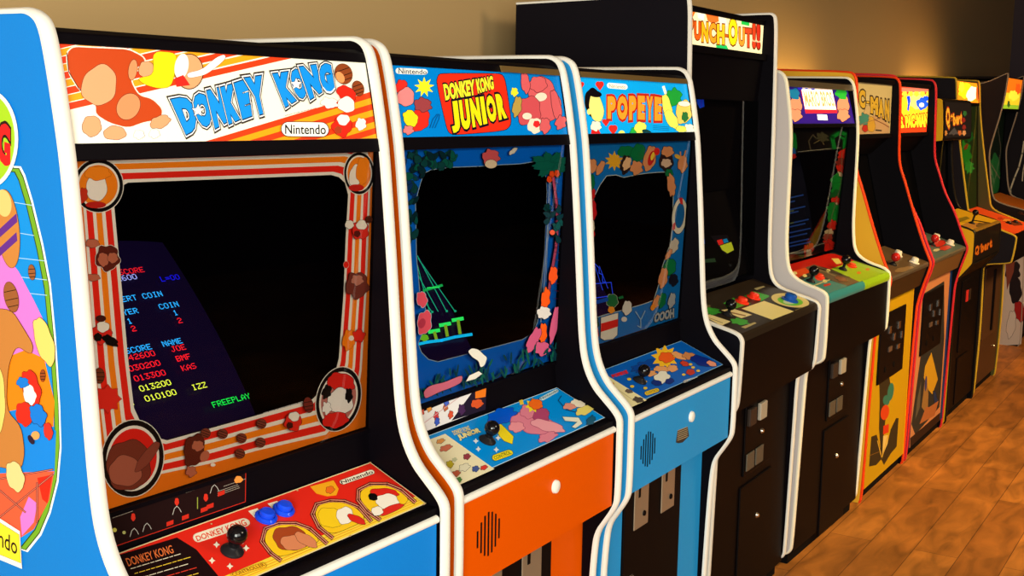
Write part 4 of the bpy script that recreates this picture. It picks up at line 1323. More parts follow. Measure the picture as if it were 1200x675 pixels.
SKY = speckled('sky_blue_laminate', (34, 140, 206), (42, 148, 214), 400, .4)
c3 = upright((1.3015, .003, 0), 0, SKY, SKY, SKY, marq3, bezel3, WIN3, screen3, cpanel3, None,
        'sky blue arcade cabinet with hearts on its marquee, third from the left', shine_x0=.03, m_emit=.5)
mb = MB(); A = plane_art(mb, c3, T, WD - T, (.0085, .757), (.0085, .918), rough=.5)
t3 = z4(600, 506)
A.p([t3(768, 50), t3(776, -6), t3(824, -22), t3(830, 20), t3(800, 50), t3(780, 54)], (60, 50, 44))
for k in range(6): A.line([t3(776, 40 - k * 9), t3(822, 22 - k * 9)], .7, (180, 160, 120))
mb.build('price_label', [o for o in c3.children if o.name.startswith('front_board')][0])


# ================================================================ dark full-size cabinets further down the row
def cabinet(loc, rz, w, prof, outer, trimm, label, d=.87, zb=.05, top_z=None, side_art=None, inner=None):
    root = empty('arcade_cabinet', loc, rz)
    tag(root, label, 'arcade cabinet', GROUP)
    bpy.context.view_layer.update()
    side_panels(root, prof, w, outer, inner or BLACK, trimm, zb, side_art)
    return root


def board(root, name, x0, x1, lo, hi, th, m, art=None, **k):
    mb = MB(); slab(mb, x0, x1, lo, hi, th, m)
    if art:
        A = plane_art(mb, root, x0, x1, lo, hi, **k)
        art(A)
    return mb.build(name, root)


def bx(root, name, a, b, m, bevel=0):
    mb = MB(); mb.box(a, b, m)
    return mb.build(name, root, bevel=bevel)


def coin_hardware(root, x, y, z, kind, s=1.0):
    """coin door with slots, lock and, for some, a lower service door"""
    if kind == 'tall':
        cd = bx(root, 'coin_door', (x, y - .006, z), (x + .24, y, z + .33), BLACKM, .003)
        for dx, cc in ((.005, (60, 50, 44)), (.10, (180, 170, 152))):
            mb = MB(); mb.box((x + dx, y - .018, z + .16), (x + dx + .06, y - .006, z + .215), M(cc, .4, 0, .2)); mb.build('coin_slot', cd, bevel=.003)
        for dx in (.012, .095):
            mb = MB(); mb.box((x + dx, y - .011, z + .015), (x + dx + .068, y - .006, z + .07), M((98, 92, 80), .4, 0, .3)); mb.build('coin_return', cd, bevel=.003)
        mb = MB(); mb.lathe((x + .15, y - .006, z + .115), (0, -1, 0), [(0, .006), (.006, .006), (.009, 0)], CHROME, 12); mb.build('door_lock', cd, smooth=True)
        sd = bx(root, 'service_door', (x - .02, y - .006, z - .43), (x + .27, y, z - .03), BLACKM, .003)
        mb = MB(); mb.lathe((x + .14, y - .006, z - .16), (0, -1, 0), [(0, .007), (.006, .007), (.010, 0)], CHROME, 12); mb.build('door_lock', sd, smooth=True)
    else:
        cd = bx(root, 'coin_door', (x, y - .008, z), (x + .40, y, z + .29), BLACKM, .004)
        for dx, dz, hw, hh in ((.12, .20, .03, .03), (.27, .20, .03, .03), (.13, .12, .05, .02), (.27, .11, .04, .02), (.20, .16, .02, .03), (.33, .15, .012, .03)):
            mb = MB(); mb.box((x + dx, y - .013, z + dz), (x + dx + hw, y - .008, z + dz + hh), CHROME if dx != .13 else M((120, 96, 80), .4, 0, .5)); mb.build('coin_slot', cd)
        for dx in (.10, .24):
            mb = MB(); mb.lathe((x + dx, y - .008, z + .05), (0, -1, 0), [(0, .002), (.012, .002), (.012, 0)], SHADOWBLK, 14); mb.build('lock_hole', cd)


def rest(root, w, d, top, base_y, base_z1, base_mat, art=None, **k):
    bx(root, 'back_panel', (T, d - .02, .05), (w - T, d - .002, top[1]), BLACK)
    bx(root, 'top_panel', (T, top[0], top[1] - .016), (w - T, d - .02, top[1]), BLACK)
    bb = board(root, 'base_board', T, w - T, (base_y, .05), (base_y, base_z1), .018, base_mat, art, **k)
    bx(root, 'plinth', (T + .004, base_y + .02, 0), (w - T - .004, d - .03, .05), SHADOWBLK)
    return bb


# ---------------------------------------------------------------- cabinet 4: tall black one with the boxing marquee
PROF_D = [(.873, 1.885), (.345, 1.896), (.325, 1.892), (.317, 1.875), (.313, 1.80), (.306, 1.47), (.303, 1.15), (.297, 1.06), (.287, 1.02), (.262, .995), (.2, .977),
          (.137, .962), (.122, .945), (.121, .925), (.126, .775), (.129, .75), (.14, .728), (.178, .711), (.184, .69), (.187, .504), (.196, .09), (.20, .065), (.215, .055), (.24, .052)]


def marq4(A):
    q = z4(600, 0)
    A.fill((250, 236, 176))
    A.p([q(835, 44), q(862, 52), q(846, 84), q(850, 120), q(834, 136)], (236, 110, 20)); A.p([q(905, 52), q(965, 60), q(970, 100), q(940, 112), q(916, 96)], (240, 110, 40)); A.p([q(868, 56), q(905, 60), q(898, 96), q(872, 84)], (255, 248, 220))
    A.p([q(1076, 92), q(1112, 98), q(1112, 122), q(1074, 114)], (30, 190, 70)); A.p([q(955, 206), q(1005, 212), q(1016, 234), q(958, 226)], (30, 190, 90))
    A.p([q(966, 70), q(1000, 76), q(1010, 120), q(975, 120)], (250, 240, 210))
    outs = [(.05, (120, 40, 10))]
    def L(ch, x0, x1, yb, yt, c, dy=3, o=.06):
        A.text(ch, [q(x0, yb), q(x1, yb + dy), q(x1, yt + dy), q(x0, yt)], c, o, outs)
    L('P', 815, 850, 186, 72, (240, 120, 20))
    L('U', 854, 884, 186, 100, (236, 90, 20)); L('N', 888, 920, 196, 102, (248, 170, 20)); L('C', 924, 956, 200, 106, (240, 150, 30)); L('H', 960, 996, 206, 112, (248, 190, 30))
    L('-', 998, 1012, 172, 160, (200, 90, 20))
    L('O', 1014, 1056, 212, 86, (246, 214, 20)); L('U', 1062, 1090, 214, 128, (240, 150, 40)); L('T', 1092, 1122, 220, 132, (220, 70, 30))
    L('!', 1126, 1141, 224, 104, (220, 60, 24)); L('!', 1146, 1162, 228, 106, (200, 44, 24))


def cp4(A):
    q = lambda x, y: (820 + x / 7.5, 330 + y / 7.5)
    cr = (240, 222, 160)
    gr = (60, 170, 50)
    A.p([q(30, 300), q(90, 288), q(272, 350), q(192, 388)], cr); A.line([q(70, 315), q(200, 362)], .6, (120, 100, 60))
    A.p([q(188, 250), q(288, 236), q(462, 292), q(366, 322)], cr); A.line([q(230, 262), q(400, 300)], 1.4, (150, 110, 60))
    A.p([q(368, 238), q(566, 170), q(828, 262), q(638, 335)], (244, 228, 150))
    A.ell(*q(104, 260), 10, 4, gr, 4, wob=.22, k=6); A.ell(*q(350, 352), 10.5, 3.6, gr, 8, wob=.22, k=6); A.p([q(362, 400), q(480, 358), q(500, 366), q(400, 412)], (190, 170, 110))
    A.p([q(206, 192), q(296, 142), q(336, 165), q(400, 172), q(450, 192), q(322, 236)], gr); A.p([q(390, 128), q(476, 86), q(610, 124), q(608, 134), q(545, 170), q(466, 160)], gr)
    A.ell(*q(795, 166), 22.5, 7.6, (226, 208, 130), 10); A.ell(*q(795, 172), 15, 5, (110, 200, 40), 8); A.ell(*q(792, 176), 8, 3, (200, 220, 170))
    A.p([q(30, 212), q(90, 204), q(96, 224), q(40, 234)], (110, 94, 60)); A.p([q(474, 62), q(560, 38), q(576, 48), q(500, 76)], (160, 150, 110))
    A.p([q(836, 252), q(980, 200), q(1008, 210), q(870, 262)], (140, 126, 70))


r4 = cabinet((2.22, -.010, 0), .0135, .74, PROF_D, M((14, 12, 20), .5), WHITE_T, 'tallest cabinet in the row, all black with white edges and a lit boxing marquee')
rest(r4, .74, .873, (.35, 1.872), .205, .74, BLACKM)
x1 = .74 - T
board(r4, 'marquee', T, x1, (.358, 1.763), (.356, 1.868), .006, M((240, 226, 190), .5), marq4, emit=.85)
bx(r4, 'marquee_rail', (T, .338, 1.742), (x1, .40, 1.7625), BLACK, .002)
bx(r4, 'marquee_rail', (T, .346, 1.8685), (x1, .42, 1.8715), BLACK)
board(r4, 'speaker_board', T, x1, (.366, 1.61), (.352, 1.742), .01, BLACK)
# two stacked picture tubes behind one dark glass
U_LO, U_HI = (.375, 1.34), (.366, 1.61)
ub = board(r4, 'upper_screen_bezel', T, x1, (.430, 1.32), (.41, 1.61), .01, BLACK)
mb = MB(); A = plane_art(mb, r4, T, x1, (.429, 1.32), (.409, 1.61), rough=.3, emit=.5)
s4 = z4(600, 0)
for k in range(2):
    A.p([s4(866, 462 - k), s4(884, 455), s4(886, 410), s4(893, 412), s4(902, 500), s4(880, 508), s4(868, 484)], (10, 60, 190)); break
A.line([s4(868, 462), s4(890, 462)], 2.2, (10, 100, 220)); A.line([s4(886, 420), s4(888, 500)], 1.5, (40, 40, 180))
mb.build('screen_image', ub)
lb = board(r4, 'lower_screen_bezel', T, x1, (.360, 1.04), (.44, 1.32), .01, BLACK)
mb = MB(); A = plane_art(mb, r4, T, x1, (.359, 1.04), (.439, 1.32), rough=.3, emit=.55)
s4 = z4(600, 168)
A.p([s4(930, 434), s4(1010, 428), s4(1040, 500), s4(1000, 524)], (20, 14, 16))
A.p([s4(960, 455), s4(984, 448), s4(992, 470), s4(970, 478)], (210, 36, 30)); A.p([s4(988, 450), s4(1006, 446), s4(1016, 462), s4(994, 468)], (20, 120, 170)); A.p([s4(974, 480), s4(1028, 462), s4(1040, 500), s4(1010, 516), s4(985, 500)], (180, 190, 40))
A.p([s4(892, 445), s4(902, 448), s4(904, 472), s4(892, 470)], (20, 90, 190)); A.p([s4(896, 545), s4(950, 538), s4(956, 556), s4(898, 560)], (34, 56, 34))
mb.build('screen_image', lb)
mb = MB(); A = plane_art(mb, r4, T, x1, (.350, 1.03), (.362, 1.61), rough=.3)
mb.face([A.O + A.U * a + A.V * b_ for a, b_ in ((0, 0), (A.w, 0), (A.w, A.h), (0, A.h))], GLASS); mb.build('screen_glass', r4)
C4_LO, C4_HI = (.135, .957), (.352, 1.018)
cp = board(r4, 'control_panel', T, x1, C4_LO, C4_HI, .02, M((44, 34, 24), .35), cp4, rough=.35)
mb = MB(); mb.prism([(.124, .935), (.128, .951), (.135, .957), (.16, .957), (.16, .935)], T, x1, M((44, 34, 24), .35)); mb.build('control_edge', r4, smooth=True)
z7 = lambda x, y: (820 + x / 7.5, 330 + y / 7.5)
joystick(cp, r4, C4_LO, C4_HI, z7(245, 296), r=.017, hgt=.024)
for k, c in (((368, 185), (240, 50, 24)), ((472, 146), (240, 50, 24))): button(cp, r4, C4_LO, C4_HI, z7(*k), c, .017, big=1.3)
button(cp, r4, C4_LO, C4_HI, z7(790, 165), (20, 80, 170), .021, big=1.7)
board(r4, 'front_board', T, x1, (.133, .735), (.130, .935), .018, BLACKM)
bx(r4, 'front_board_underside', (T, .135, .73), (x1, .205, .742), BLACKM)
coin_hardware(r4, .285, .205, .46, 'tall')

# ---------------------------------------------------------------- cabinet 5: pale lilac sides, two-player lime and teal controls
PROF_E = [(.90, 1.715), (.35, 1.714), (.324, 1.711), (.305, 1.69), (.297, 1.65), (.281, 1.553), (.275, 1.46), (.276, 1.173), (.270, 1.09), (.262, 1.05), (.245, 1.025), (.208, 1.004),
          (.147, .988), (.126, .974), (.121, .955), (.121, .765), (.128, .742), (.172, .724), (.181, .70), (.184, .649), (.193, .322), (.20, .075), (.205, .055), (.22, .042), (.25, .035)]


def marq5(A):
    q = z4(900, 0)
    A.fill((46, 20, 120))
    A.uv([(.004, .004), (A.w - .004, .004), (A.w - .004, A.h - .004), (.004, A.h - .004)], (50, 22, 130))
    A.p([q(152, 412), q(300, 420), q(326, 530), q(176, 532)], (232, 40, 60)); A.p([q(156, 414), q(300, 422), q(320, 514), q(174, 512)], (255, 250, 214), emit=1.6)
    A.text('MARIO BROS.', [q(178, 500), q(316, 500), q(300, 430), q(164, 424)], (244, 150, 90), .03, emit=1.4)
    A.p([q(230, 536), q(276, 538), q(280, 564), q(234, 562)], (250, 244, 220), emit=1.2)
    for cx, cap in ((130, (20, 120, 160)), (352, (40, 180, 50))):
        A.ell(*q(cx, 490), 7, 11, (240, 150, 110), 0, wob=.12, k=3, out=(20, 10, 30)); A.ell(*q(cx - 8, 440), 7, 6, cap, 35, wob=.2, k=3); A.ell(*q(cx, 540), 7, 7, (240, 150, 110), 0, wob=.18, out=(20, 10, 30))
    for x, y in ((210, 412), (180, 408), (150, 412)): A.ell(*q(x, y), 3, 2.4, (60, 50, 220))


def scr5(A):
    q = z4(900, 168)
    gn, rd, wt = (14, 130, 50), (196, 36, 24), (190, 180, 160)
    A.line([q(140, 40), q(340, 20)], .8, (150, 150, 140))
    A.ell(*q(120, 0), 4, 12, gn, 0, wob=.12, k=4); A.ell(*q(118, 40), 3, 5, (20, 100, 200), 0, wob=.15); A.ell(*q(120, 60), 3, 3, rd, 0, wob=.2)
    A.line([q(200, 30), q(190, -10), q(210, -40), q(230, -20)], 1.1, (90, 84, 70)); A.line([q(215, 0), q(250, -20), q(262, 6)], 1, (110, 100, 70)); A.ell(*q(255, -30), 7, 5, (70, 70, 54), 20, wob=.3, k=6)
    # green pipe at the top right and the column of shapes below it
    A.line([q(310, 20), q(300, -30), q(340, -56), q(372, -40), q(372, 20)], 6, (10, 60, 30)); A.line([q(310, 20), q(302, -28), q(340, -52), q(370, -38), q(370, 20)], 4.4, gn); A.line([q(340, -30), q(356, -20), q(356, 24)], 3, gn)
    for y, c, s in ((50, rd, 6), (90, (120, 40, 30), 6), (118, rd, 5), (150, wt, 4), (180, gn, 8), (215, gn, 8), (245, (20, 90, 40), 7), (268, rd, 5), (290, wt, 4), (310, gn, 8), (345, gn, 8), (385, rd, 6), (420, wt, 5), (440, (150, 60, 50), 5), (470, rd, 6), (490, rd, 5)):
        A.ell(*q(352 - y * .16 + (8 if y % 20 else -2), y), s * .85, s * 1.15, c, y, wob=.2, k=5, out=(20, 16, 14), ow=.6)
    A.line([q(88, 520), q(270, 465)], .8, (150, 150, 140)); A.line([q(345, 40), q(340, 200), q(300, 330), q(272, 460)], .6, (120, 110, 100))
    for x, y in ((180, 500), (200, 490), (180, 540), (190, 520), (275, 490)): A.ell(*q(x, y), 3.4, 6, rd if y != 520 else wt, 0, wob=.2)


def img5(A):
    A.emit = .4
    for k, (y, L) in enumerate(((232, 16), (237, 6), (246, 18), (250, 10), (262, 22), (266, 18), (273, 24), (278, 20), (285, 22), (289, 24))):
        A.line([(925, y), (925 + L, y - L * .22)], 1.6, (24, 52, 110))
    for y in (248, 262): A.line([(924, y), (929, y - 1)], 1.4, (70, 80, 40))
    A.emit = 0


def cp5(A):
    q = lambda x, y: (900 + x / 7.5, 280 + y / 7.5)
    A.fill((60, 50, 44))
    A.p([q(120, 240), q(430, 130), q(580, 130), q(760, 190), q(560, 268), q(400, 226), q(250, 280), q(150, 330)], (190, 30, 20))
    A.p([q(120, 310), q(330, 252), q(372, 290), q(200, 372)], (226, 80, 30)); A.p([q(330, 252), q(404, 224), q(812, 372), q(690, 412), q(372, 290)], (104, 88, 66))
    A.p([q(553, 264), q(752, 192), q(1090, 300), q(810, 380)], (150, 190, 30)); A.p([q(200, 392), q(405, 322), q(700, 412), q(500, 500)], (66, 138, 134))
    A.p([q(556, 172), q(620, 172), q(650, 215), q(600, 222)], (230, 214, 110))
    A.ell(*q(450, 338), 5.4, 3.6, (232, 60, 24), 14); A.ell(*q(735, 238), 4.6, 2.8, (232, 70, 20), 14); A.p([q(486, 402), q(546, 388), q(552, 404), q(494, 420)], (214, 50, 24)); A.ell(*q(798, 298), 2.4, 1.6, (210, 120, 30)); A.ell(*q(875, 268), 2.4, 1.6, (200, 120, 30))
    for x, y in ((237, 300), (324, 324), (530, 280), (500, 372)): A.ell(*q(x, y), 2.6, 1.8, (240, 226, 150), 10, wob=.15)
    A.line([q(400, 412), q(540, 360)], 1.2, (210, 200, 130)); A.line([q(420, 250), q(720, 340)], 1, (40, 34, 30)); A.line([q(440, 270), q(700, 366)], .8, (150, 130, 90)); A.ell(*q(640, 352), 7, 2.6, (140, 90, 60), 16, wob=.2)


r5 = cabinet((3.0186, 0, 0), -.018, .76, PROF_E, M((204, 194, 190), .5), M((246, 238, 214), .35), 'black-fronted cabinet with pale lilac sides and a lime and teal two-player control panel')
x1 = .76 - T
rest(r5, .76, .90, (.31, 1.69), .20, .74, BLACKM)
mb = MB(); mb.prism([(.300, 1.662), (.306, 1.672), (.312, 1.69), (.35, 1.69), (.35, 1.662)], T, x1, M((120, 106, 84), .3, 0, .6)); mb.build('marquee_rail', r5)
M5_LO, M5_HI = (.290, 1.538), (.324, 1.662)
board(r5, 'marquee', T, x1, M5_LO, M5_HI, .006, M((60, 30, 120), .4), marq5, emit=.55)
bx(r5, 'marquee_rail', (T, .283, 1.524), (x1, .34, 1.538), BLACK, .002)
# printed surround with a window, glass in front and the tube behind
B5_LO, B5_HI = (.345, 1.045), (.315, 1.524)
mb = MB(); A = plane_art(mb, r5, T, x1, B5_LO, B5_HI, rough=.4, step=.00003)
q = z4(900, 168)
win = [A.px(p) for p in [q(110, 60), q(140, 46), q(335, 28), q(340, 120), (978.5, 225), (972, 255), (966, 283), (945, 290), (920, 299), (900, 305), (900, 190)]]
A.uv([(0, 0), (A.w, 0), (A.w, A.h), (0, A.h)], (16, 13, 14), hole=win[::-1]); scr5(A)
b5 = mb.build('bezel', r5)
mb = MB(); g = A.N * .006
mb.face([A.O + A.U * a + A.V * c + g for a, c in ((0, 0), (A.w, 0), (A.w, A.h), (0, A.h))], GLASS); mb.build('bezel_glass', b5)
monitor(r5, .76, img5, y0=.36, z0=1.05, dv=(.05, .22), x0=.20, x1=.60, v0=0, v1=.38, glow=(10, 12, 24), gem=.2)
C5_LO, C5_HI = (.130, .973), (.345, 1.033)
cp = board(r5, 'control_panel', T, x1, C5_LO, C5_HI, .02, M((60, 50, 44), .35), cp5, rough=.3)
mb = MB()
arc = [(.130, .973), (.1225, .967), (.119, .957), (.1195, .945), (.123, .9395)]
mb.grid([[(T, *p) for p in arc], [(.42, *p) for p in arc]], M((60, 140, 140), .3)); mb.grid([[(.42, *p) for p in arc], [(x1, *p) for p in arc]], M((150, 190, 30), .3))
mb.build('control_edge', r5, smooth=True, angle=80)
q = lambda x, y: (900 + x / 7.5, 280 + y / 7.5)
joystick(cp, r5, C5_LO, C5_HI, q(372, 376), r=.018, hgt=.03); joystick(cp, r5, C5_LO, C5_HI, q(656, 272), r=.018, hgt=.03)
button(cp, r5, C5_LO, C5_HI, q(450, 338), (230, 56, 24), .015); button(cp, r5, C5_LO, C5_HI, q(735, 240), (230, 66, 20), .015)
board(r5, 'front_board', T, x1, (.124, .745), (.126, .940), .018, BLACKM)
bx(r5, 'front_board_underside', (T, .128, .735), (x1, .20, .747), BLACKM)
coin_hardware(r5, .30, .20, .46, 'tall')

# ---------------------------------------------------------------- cabinets 6 and 7: sweeping sides
PROF_F = [(.90, 1.762), (.60, 1.745), (.345, 1.740), (.318, 1.728), (.307, 1.69), (.300, 1.50), (.297, 1.40), (.288, 1.345), (.266, 1.29), (.235, 1.2), (.2, 1.1), (.165, 1.01), (.140, .955),
          (.128, .928), (.132, .90), (.155, .825), (.174, .745), (.177, .70), (.184, .4), (.192, .02), (.20, .0)]


def marq6(A):
    q = z4(900, 0)
    A.fill((206, 190, 140))
    A.p([q(360, 566), q(460, 556), q(500, 540), q(540, 548), q(568, 588), q(568, 628), q(360, 640)], (196, 160, 120)); A.line([q(400, 560), q(470, 546), q(540, 580), q(566, 596)], 1, (120, 60, 40))
    outs = [(.07, (60, 44, 30))]
    yl = (214, 176, 60)
    tb = [(-0, 400), (1, 404)]
    xs = [300, 345, 390, 424, 466, 478, 522, 560, 596]
    for ch, x0, x1_, yt0, yt1, yb0, yb1 in (('P', 330, 362, 404, 410, 480, 486), ('A', 366, 396, 408, 412, 490, 496), ('C', 426, 456, 418, 424, 500, 510), ('-', 462, 474, 474, 476, 484, 486), ('M', 480, 516, 452, 458, 530, 542), ('A', 516, 544, 462, 466, 548, 556), ('N', 548, 568, 466, 470, 562, 570)):
        A.text(ch, [q(x0, yb0), q(x1_, yb1), q(x1_, yt1), q(x0, yt0)], yl, .07, outs)
    A.ell(*q(462, 540), 4, 12, (200, 176, 130), 10, wob=.1, out=(90, 60, 40), ow=.6); A.ell(*q(450, 560), 6, 7, (70, 140, 130), 0, wob=.25, k=6, out=(40, 60, 60), ow=.6); A.ell(*q(455, 602), 3.4, 4, (190, 50, 40), 0, wob=.1); A.ell(*q(484, 584), 4.4, 9, (204, 160, 60), 0, wob=.12, k=3, out=(110, 80, 40), ow=.6)
    A.line([q(505, 610), q(530, 612)], 1.6, (60, 50, 40)); A.line([q(410, 592), q(560, 540)], .6, (150, 110, 80))


def base6(A):
    q = lambda x, y: (1000 + x / 6, 430 + y / 6)
    s = lambda x, y: (900 + x / 4, 337 + y / 4)
    A.fill((192, 148, 14)); dk = (54, 44, 26)
    A.p([q(180, 60), q(250, 60), q(262, 120), q(250, 200), q(235, 290), q(215, 470), q(200, 660), q(190, 560), q(180, 430), q(185, 240)], dk)
    A.ell(*q(262, 175), 3.6, 10.5, (52, 112, 96), 8); A.ell(*q(232, 235), 4, 6, (52, 112, 96), 0); A.ell(*q(222, 320), 4.8, 9, (206, 66, 24), 10); A.p([q(212, 414), q(250, 400), q(248, 460), q(208, 476)], (206, 56, 24)); A.p([q(210, 484), q(244, 478), q(236, 620), q(204, 610)], (222, 190, 110))
    A.p([q(126, 490), q(164, 476), q(186, 560), q(206, 620), q(240, 540), q(262, 440), q(300, 360), q(318, 360), q(304, 560), q(262, 610), q(215, 690), q(196, 650), q(160, 690), q(110, 700)], dk)
    A.line([q(170, 520), q(200, 640), q(244, 480)], 1, (214, 170, 60)); A.line([s(470, 790), s(520, 770)], .5, (150, 100, 30))
    A.uv([(0, 0), (.014, 0), (.014, A.h), (0, A.h)], (226, 70, 20)); A.uv([(A.w - .012, 0), (A.w, 0), (A.w, A.h), (A.w - .012, A.h)], (240, 170, 20))


def cp_plain(c, patches):
    def f(A):
        A.fill(c)
        for p in patches: A.ell(*p[:4], p[4], -10, wob=.12, k=5)
    return f


ORT = M((232, 66, 22), .4)


def sweep(loc, w, trimm, outer, label, marq, m_emit, base_art, cpc, patches, joy, btns, cpedge, dd=0.0, base_mat=None, front=BLACKM, dx=0):
    prof = [(y + (dd if z > 1.1 else 0), z + (dd * .5 if z > 1.6 else 0)) for y, z in PROF_F]
    root = cabinet(loc, 0, w, prof, outer, trimm, label, zb=.0)
    x1 = w - T
    rest(root, w, .90, (.36, 1.722), .192, .835, base_mat or BLACKM, base_art, rough=.55)
    board(root, 'marquee', T, x1, (.341 + dd, 1.492), (.344 + dd, 1.702), .006, M((160, 150, 120), .5), marq, emit=m_emit)
    bx(root, 'marquee_rail', (T, .330 + dd, 1.702), (x1, .38 + dd, 1.722), BLACK, .003)
    bx(root, 'marquee_rail', (T, .330 + dd, 1.472), (x1, .40 + dd, 1.492), BLACK, .003)
    board(root, 'speaker_board', T, x1, (.42, 1.40), (.345 + dd, 1.472), .01, BLACK)
    bz = board(root, 'bezel', T, x1, (.34, .99), (.44, 1.40), .01, M((10, 8, 10), .3))
    mb = MB(); A = plane_art(mb, root, T, x1, (.335, .99), (.434, 1.40)); mb.face([A.O + A.U * a + A.V * c for a, c in ((0, 0), (A.w, 0), (A.w, A.h), (0, A.h))], GLASS); mb.build('bezel_glass', bz)
    lo, hi = (.140, .933), (.335, .990)
    cp = board(root, 'control_panel', T, x1, lo, hi, .016, M(cpc, .35), cp_plain(cpc, patches), rough=.35)
    mb = MB(); mb.prism([(.137, .914), (.1355, .926), (.140, .933), (.165, .933), (.165, .914)], T, x1, cpedge); mb.build('control_edge', root)
    board(root, 'front_board', T, x1, (.168, .825), (.142, .914), .014, front)
    joystick(cp, root, lo, hi, joy, ball=(190, 30, 24), r=.019, hgt=.024)
    for b in btns: button(cp, root, lo, hi, b, (236, 226, 204), .017, big=1.8)
    coin_hardware(root, .12 + dx, .192, .47, 'wide')
    return root


z6 = z4(900, 168)
r6 = sweep((3.865, 0, 0), .69, ORT, M((232, 176, 48), .5), 'yellow-sided cabinet with orange edges, a pale unlit marquee and a yellow front panel', marq6, .0, base6, (92, 72, 50),
           [(*z6(640, 590), 12, 3, (130, 104, 70)), (*z6(560, 560), 6, 2, (70, 54, 40))], z6(585, 570), [z6(606, 526), z6(684, 560)], M((96, 84, 70), .4, 0, .4), front=M((58, 40, 22), .5), base_mat=M((222, 158, 20), .5))


def marq7(A):
    q = z4(900, 0)
    A.fill((246, 60, 20))
    A.p([q(622, 410), q(756, 414), q(758, 434), q(622, 430)], (250, 120, 90)); A.ell(*q(690, 500), 19, 17, (255, 196, 40), 0, wob=.08, k=4); A.ell(*q(700, 470), 12, 10, (255, 226, 120), 0, wob=.1)
    A.p([q(650, 452), q(666, 448), q(668, 476), q(662, 500), q(660, 522), q(652, 514), q(656, 486)], (20, 70, 230)); A.ell(*q(722, 486), 6.6, 7, (30, 90, 236), -10, wob=.15, k=4); A.ell(*q(740, 462), 3.6, 3, (20, 80, 230), 0, wob=.2); A.ell(*q(720, 492), 3, 2.6, (255, 250, 220))
    A.text('MS. PAC-MAN', [q(604, 602), q(752, 596), q(748, 530), q(600, 548)], (255, 220, 40), .06, [(.07, (214, 40, 20))])
    for k in range(5): A.ell(*q(640 + k * 28, 440), 3, 3, (255, 214, 60), wob=.2)


def base7(A):
    s = z4(900, 337)
    q = lambda x, y: (1000 + x / 6, 430 + y / 6)
    A.fill((196, 128, 84))
    A.p([s(728, 30), s(826, -30), s(826, 240), s(804, 560), s(690, 690), s(672, 640), s(718, 300)], (46, 46, 44))
    A.p([s(766, 304), s(780, 360), s(796, 430), s(770, 500), s(752, 480), s(730, 420), s(736, 370)], (200, 150, 34)); A.p([s(740, 400), s(752, 500), s(748, 600), s(720, 560)], (150, 110, 60), ); A.p([s(718, 440), s(700, 520), s(690, 620), s(712, 560)], (90, 84, 70))
    A.uv([(0, 0), (.035, 0), (.035, A.h), (0, A.h)], (44, 26, 74)); A.uv([(A.w - .05, 0), (A.w, 0), (A.w, A.h), (A.w - .05, A.h)], (20, 52, 112))
    A.ell(*s(740, 450), 1.2, 9, (60, 60, 110), 4); A.ell(*s(785, 520), 2, 9, (30, 50, 90), -10, wob=.2); A.p([s(756, 560), s(800, 530), s(780, 600), s(710, 640), s(740, 560)], (170, 100, 56))
    A.p([q(400, 500), q(610, 320), q(606, 420), q(396, 620)], (44, 26, 20))


r7 = sweep((4.59, 0, 0), .74, M((214, 44, 52), .4), M((34, 60, 120), .5), 'blue-sided cabinet with crimson edges and a brightly lit red and yellow marquee', marq7, 1.1, base7, (86, 104, 98),
           [(*z6(800, 470), 9, 3.4, (200, 50, 36)), (*z6(830, 490), 7, 2.6, (196, 60, 40)), (*z6(740, 470), 6, 3, (60, 50, 40)), (*z6(790, 500), 4, 1.6, (200, 190, 150))], z6(770, 478), [z6(786, 446), z6(852, 474)], M((110, 100, 84), .4, 0, .4), dd=.022,
           front=M((112, 78, 44), .5), base_mat=M((150, 96, 66), .5))

# ---------------------------------------------------------------- cabinet 8: yellow, marquee in a projecting box
PROF_H = [(.93, 1.655), (.42, 1.655), (.40, 1.63), (.40, 1.46), (.395, 1.34), (.37, 1.15), (.335, 1.06), (.28, 1.047), (.20, 1.03), (.128, 1.008), (.116, .995), (.113, .98), (.113, .845), (.12, .83), (.188, .745), (.191, .73), (.191, .02), (.20, 0)]
YLW = M((226, 172, 24), .45)
r8 = cabinet((5.40, 0, 0), 0, .69, PROF_H, YLW, M((30, 24, 16), .4), 'cabinet with a yellow control box and a dark marquee in a rounded projecting box', zb=.0)
x1 = .69 - T
rest(r8, .69, .93, (.41, 1.64), .20, .80, BLACKM)
mb = MB(); mb.prism(chaikin([(.42, 1.66), (.325, 1.66), (.312, 1.645), (.300, 1.46), (.308, 1.445), (.42, 1.44)], 1), .0, .69, M((26, 20, 18), .35), YLW, YLW); mbx = mb.build('marquee_box', r8, bevel=.004)


def marq8(A):
    q = lambda x, y: (1080 + x / 4.825, 60 + y / 4.825)
    A.fill((34, 28, 24))
    for ch, x0, x1_, yt, yb in (('Q', 138, 160, 318, 440), ('*', 164, 177, 356, 396), ('b', 178, 192, 352, 420), ('e', 194, 206, 366, 416), ('r', 207, 217, 366, 414), ('t', 218, 228, 348, 412)):
        A.text(ch, [q(x0, yb), q(x1_, yb), q(x1_, yt), q(x0, yt)], (250, 186, 50), .05, [(.06, (190, 60, 20))])
    for x, y, c in ((135, 462, (200, 130, 60)), (215, 462, (206, 110, 50)), (240, 462, (214, 150, 90)), (236, 390, (150, 40, 30)), (240, 430, (140, 40, 30)), (244, 352, (50, 110, 50)), (180, 460, (90, 74, 60))):
        A.ell(*q(x, y), 2.2, 3, c, 0, wob=.2)
    A.p([q(150, 470), q(185, 430), q(210, 470)], (80, 74, 70))


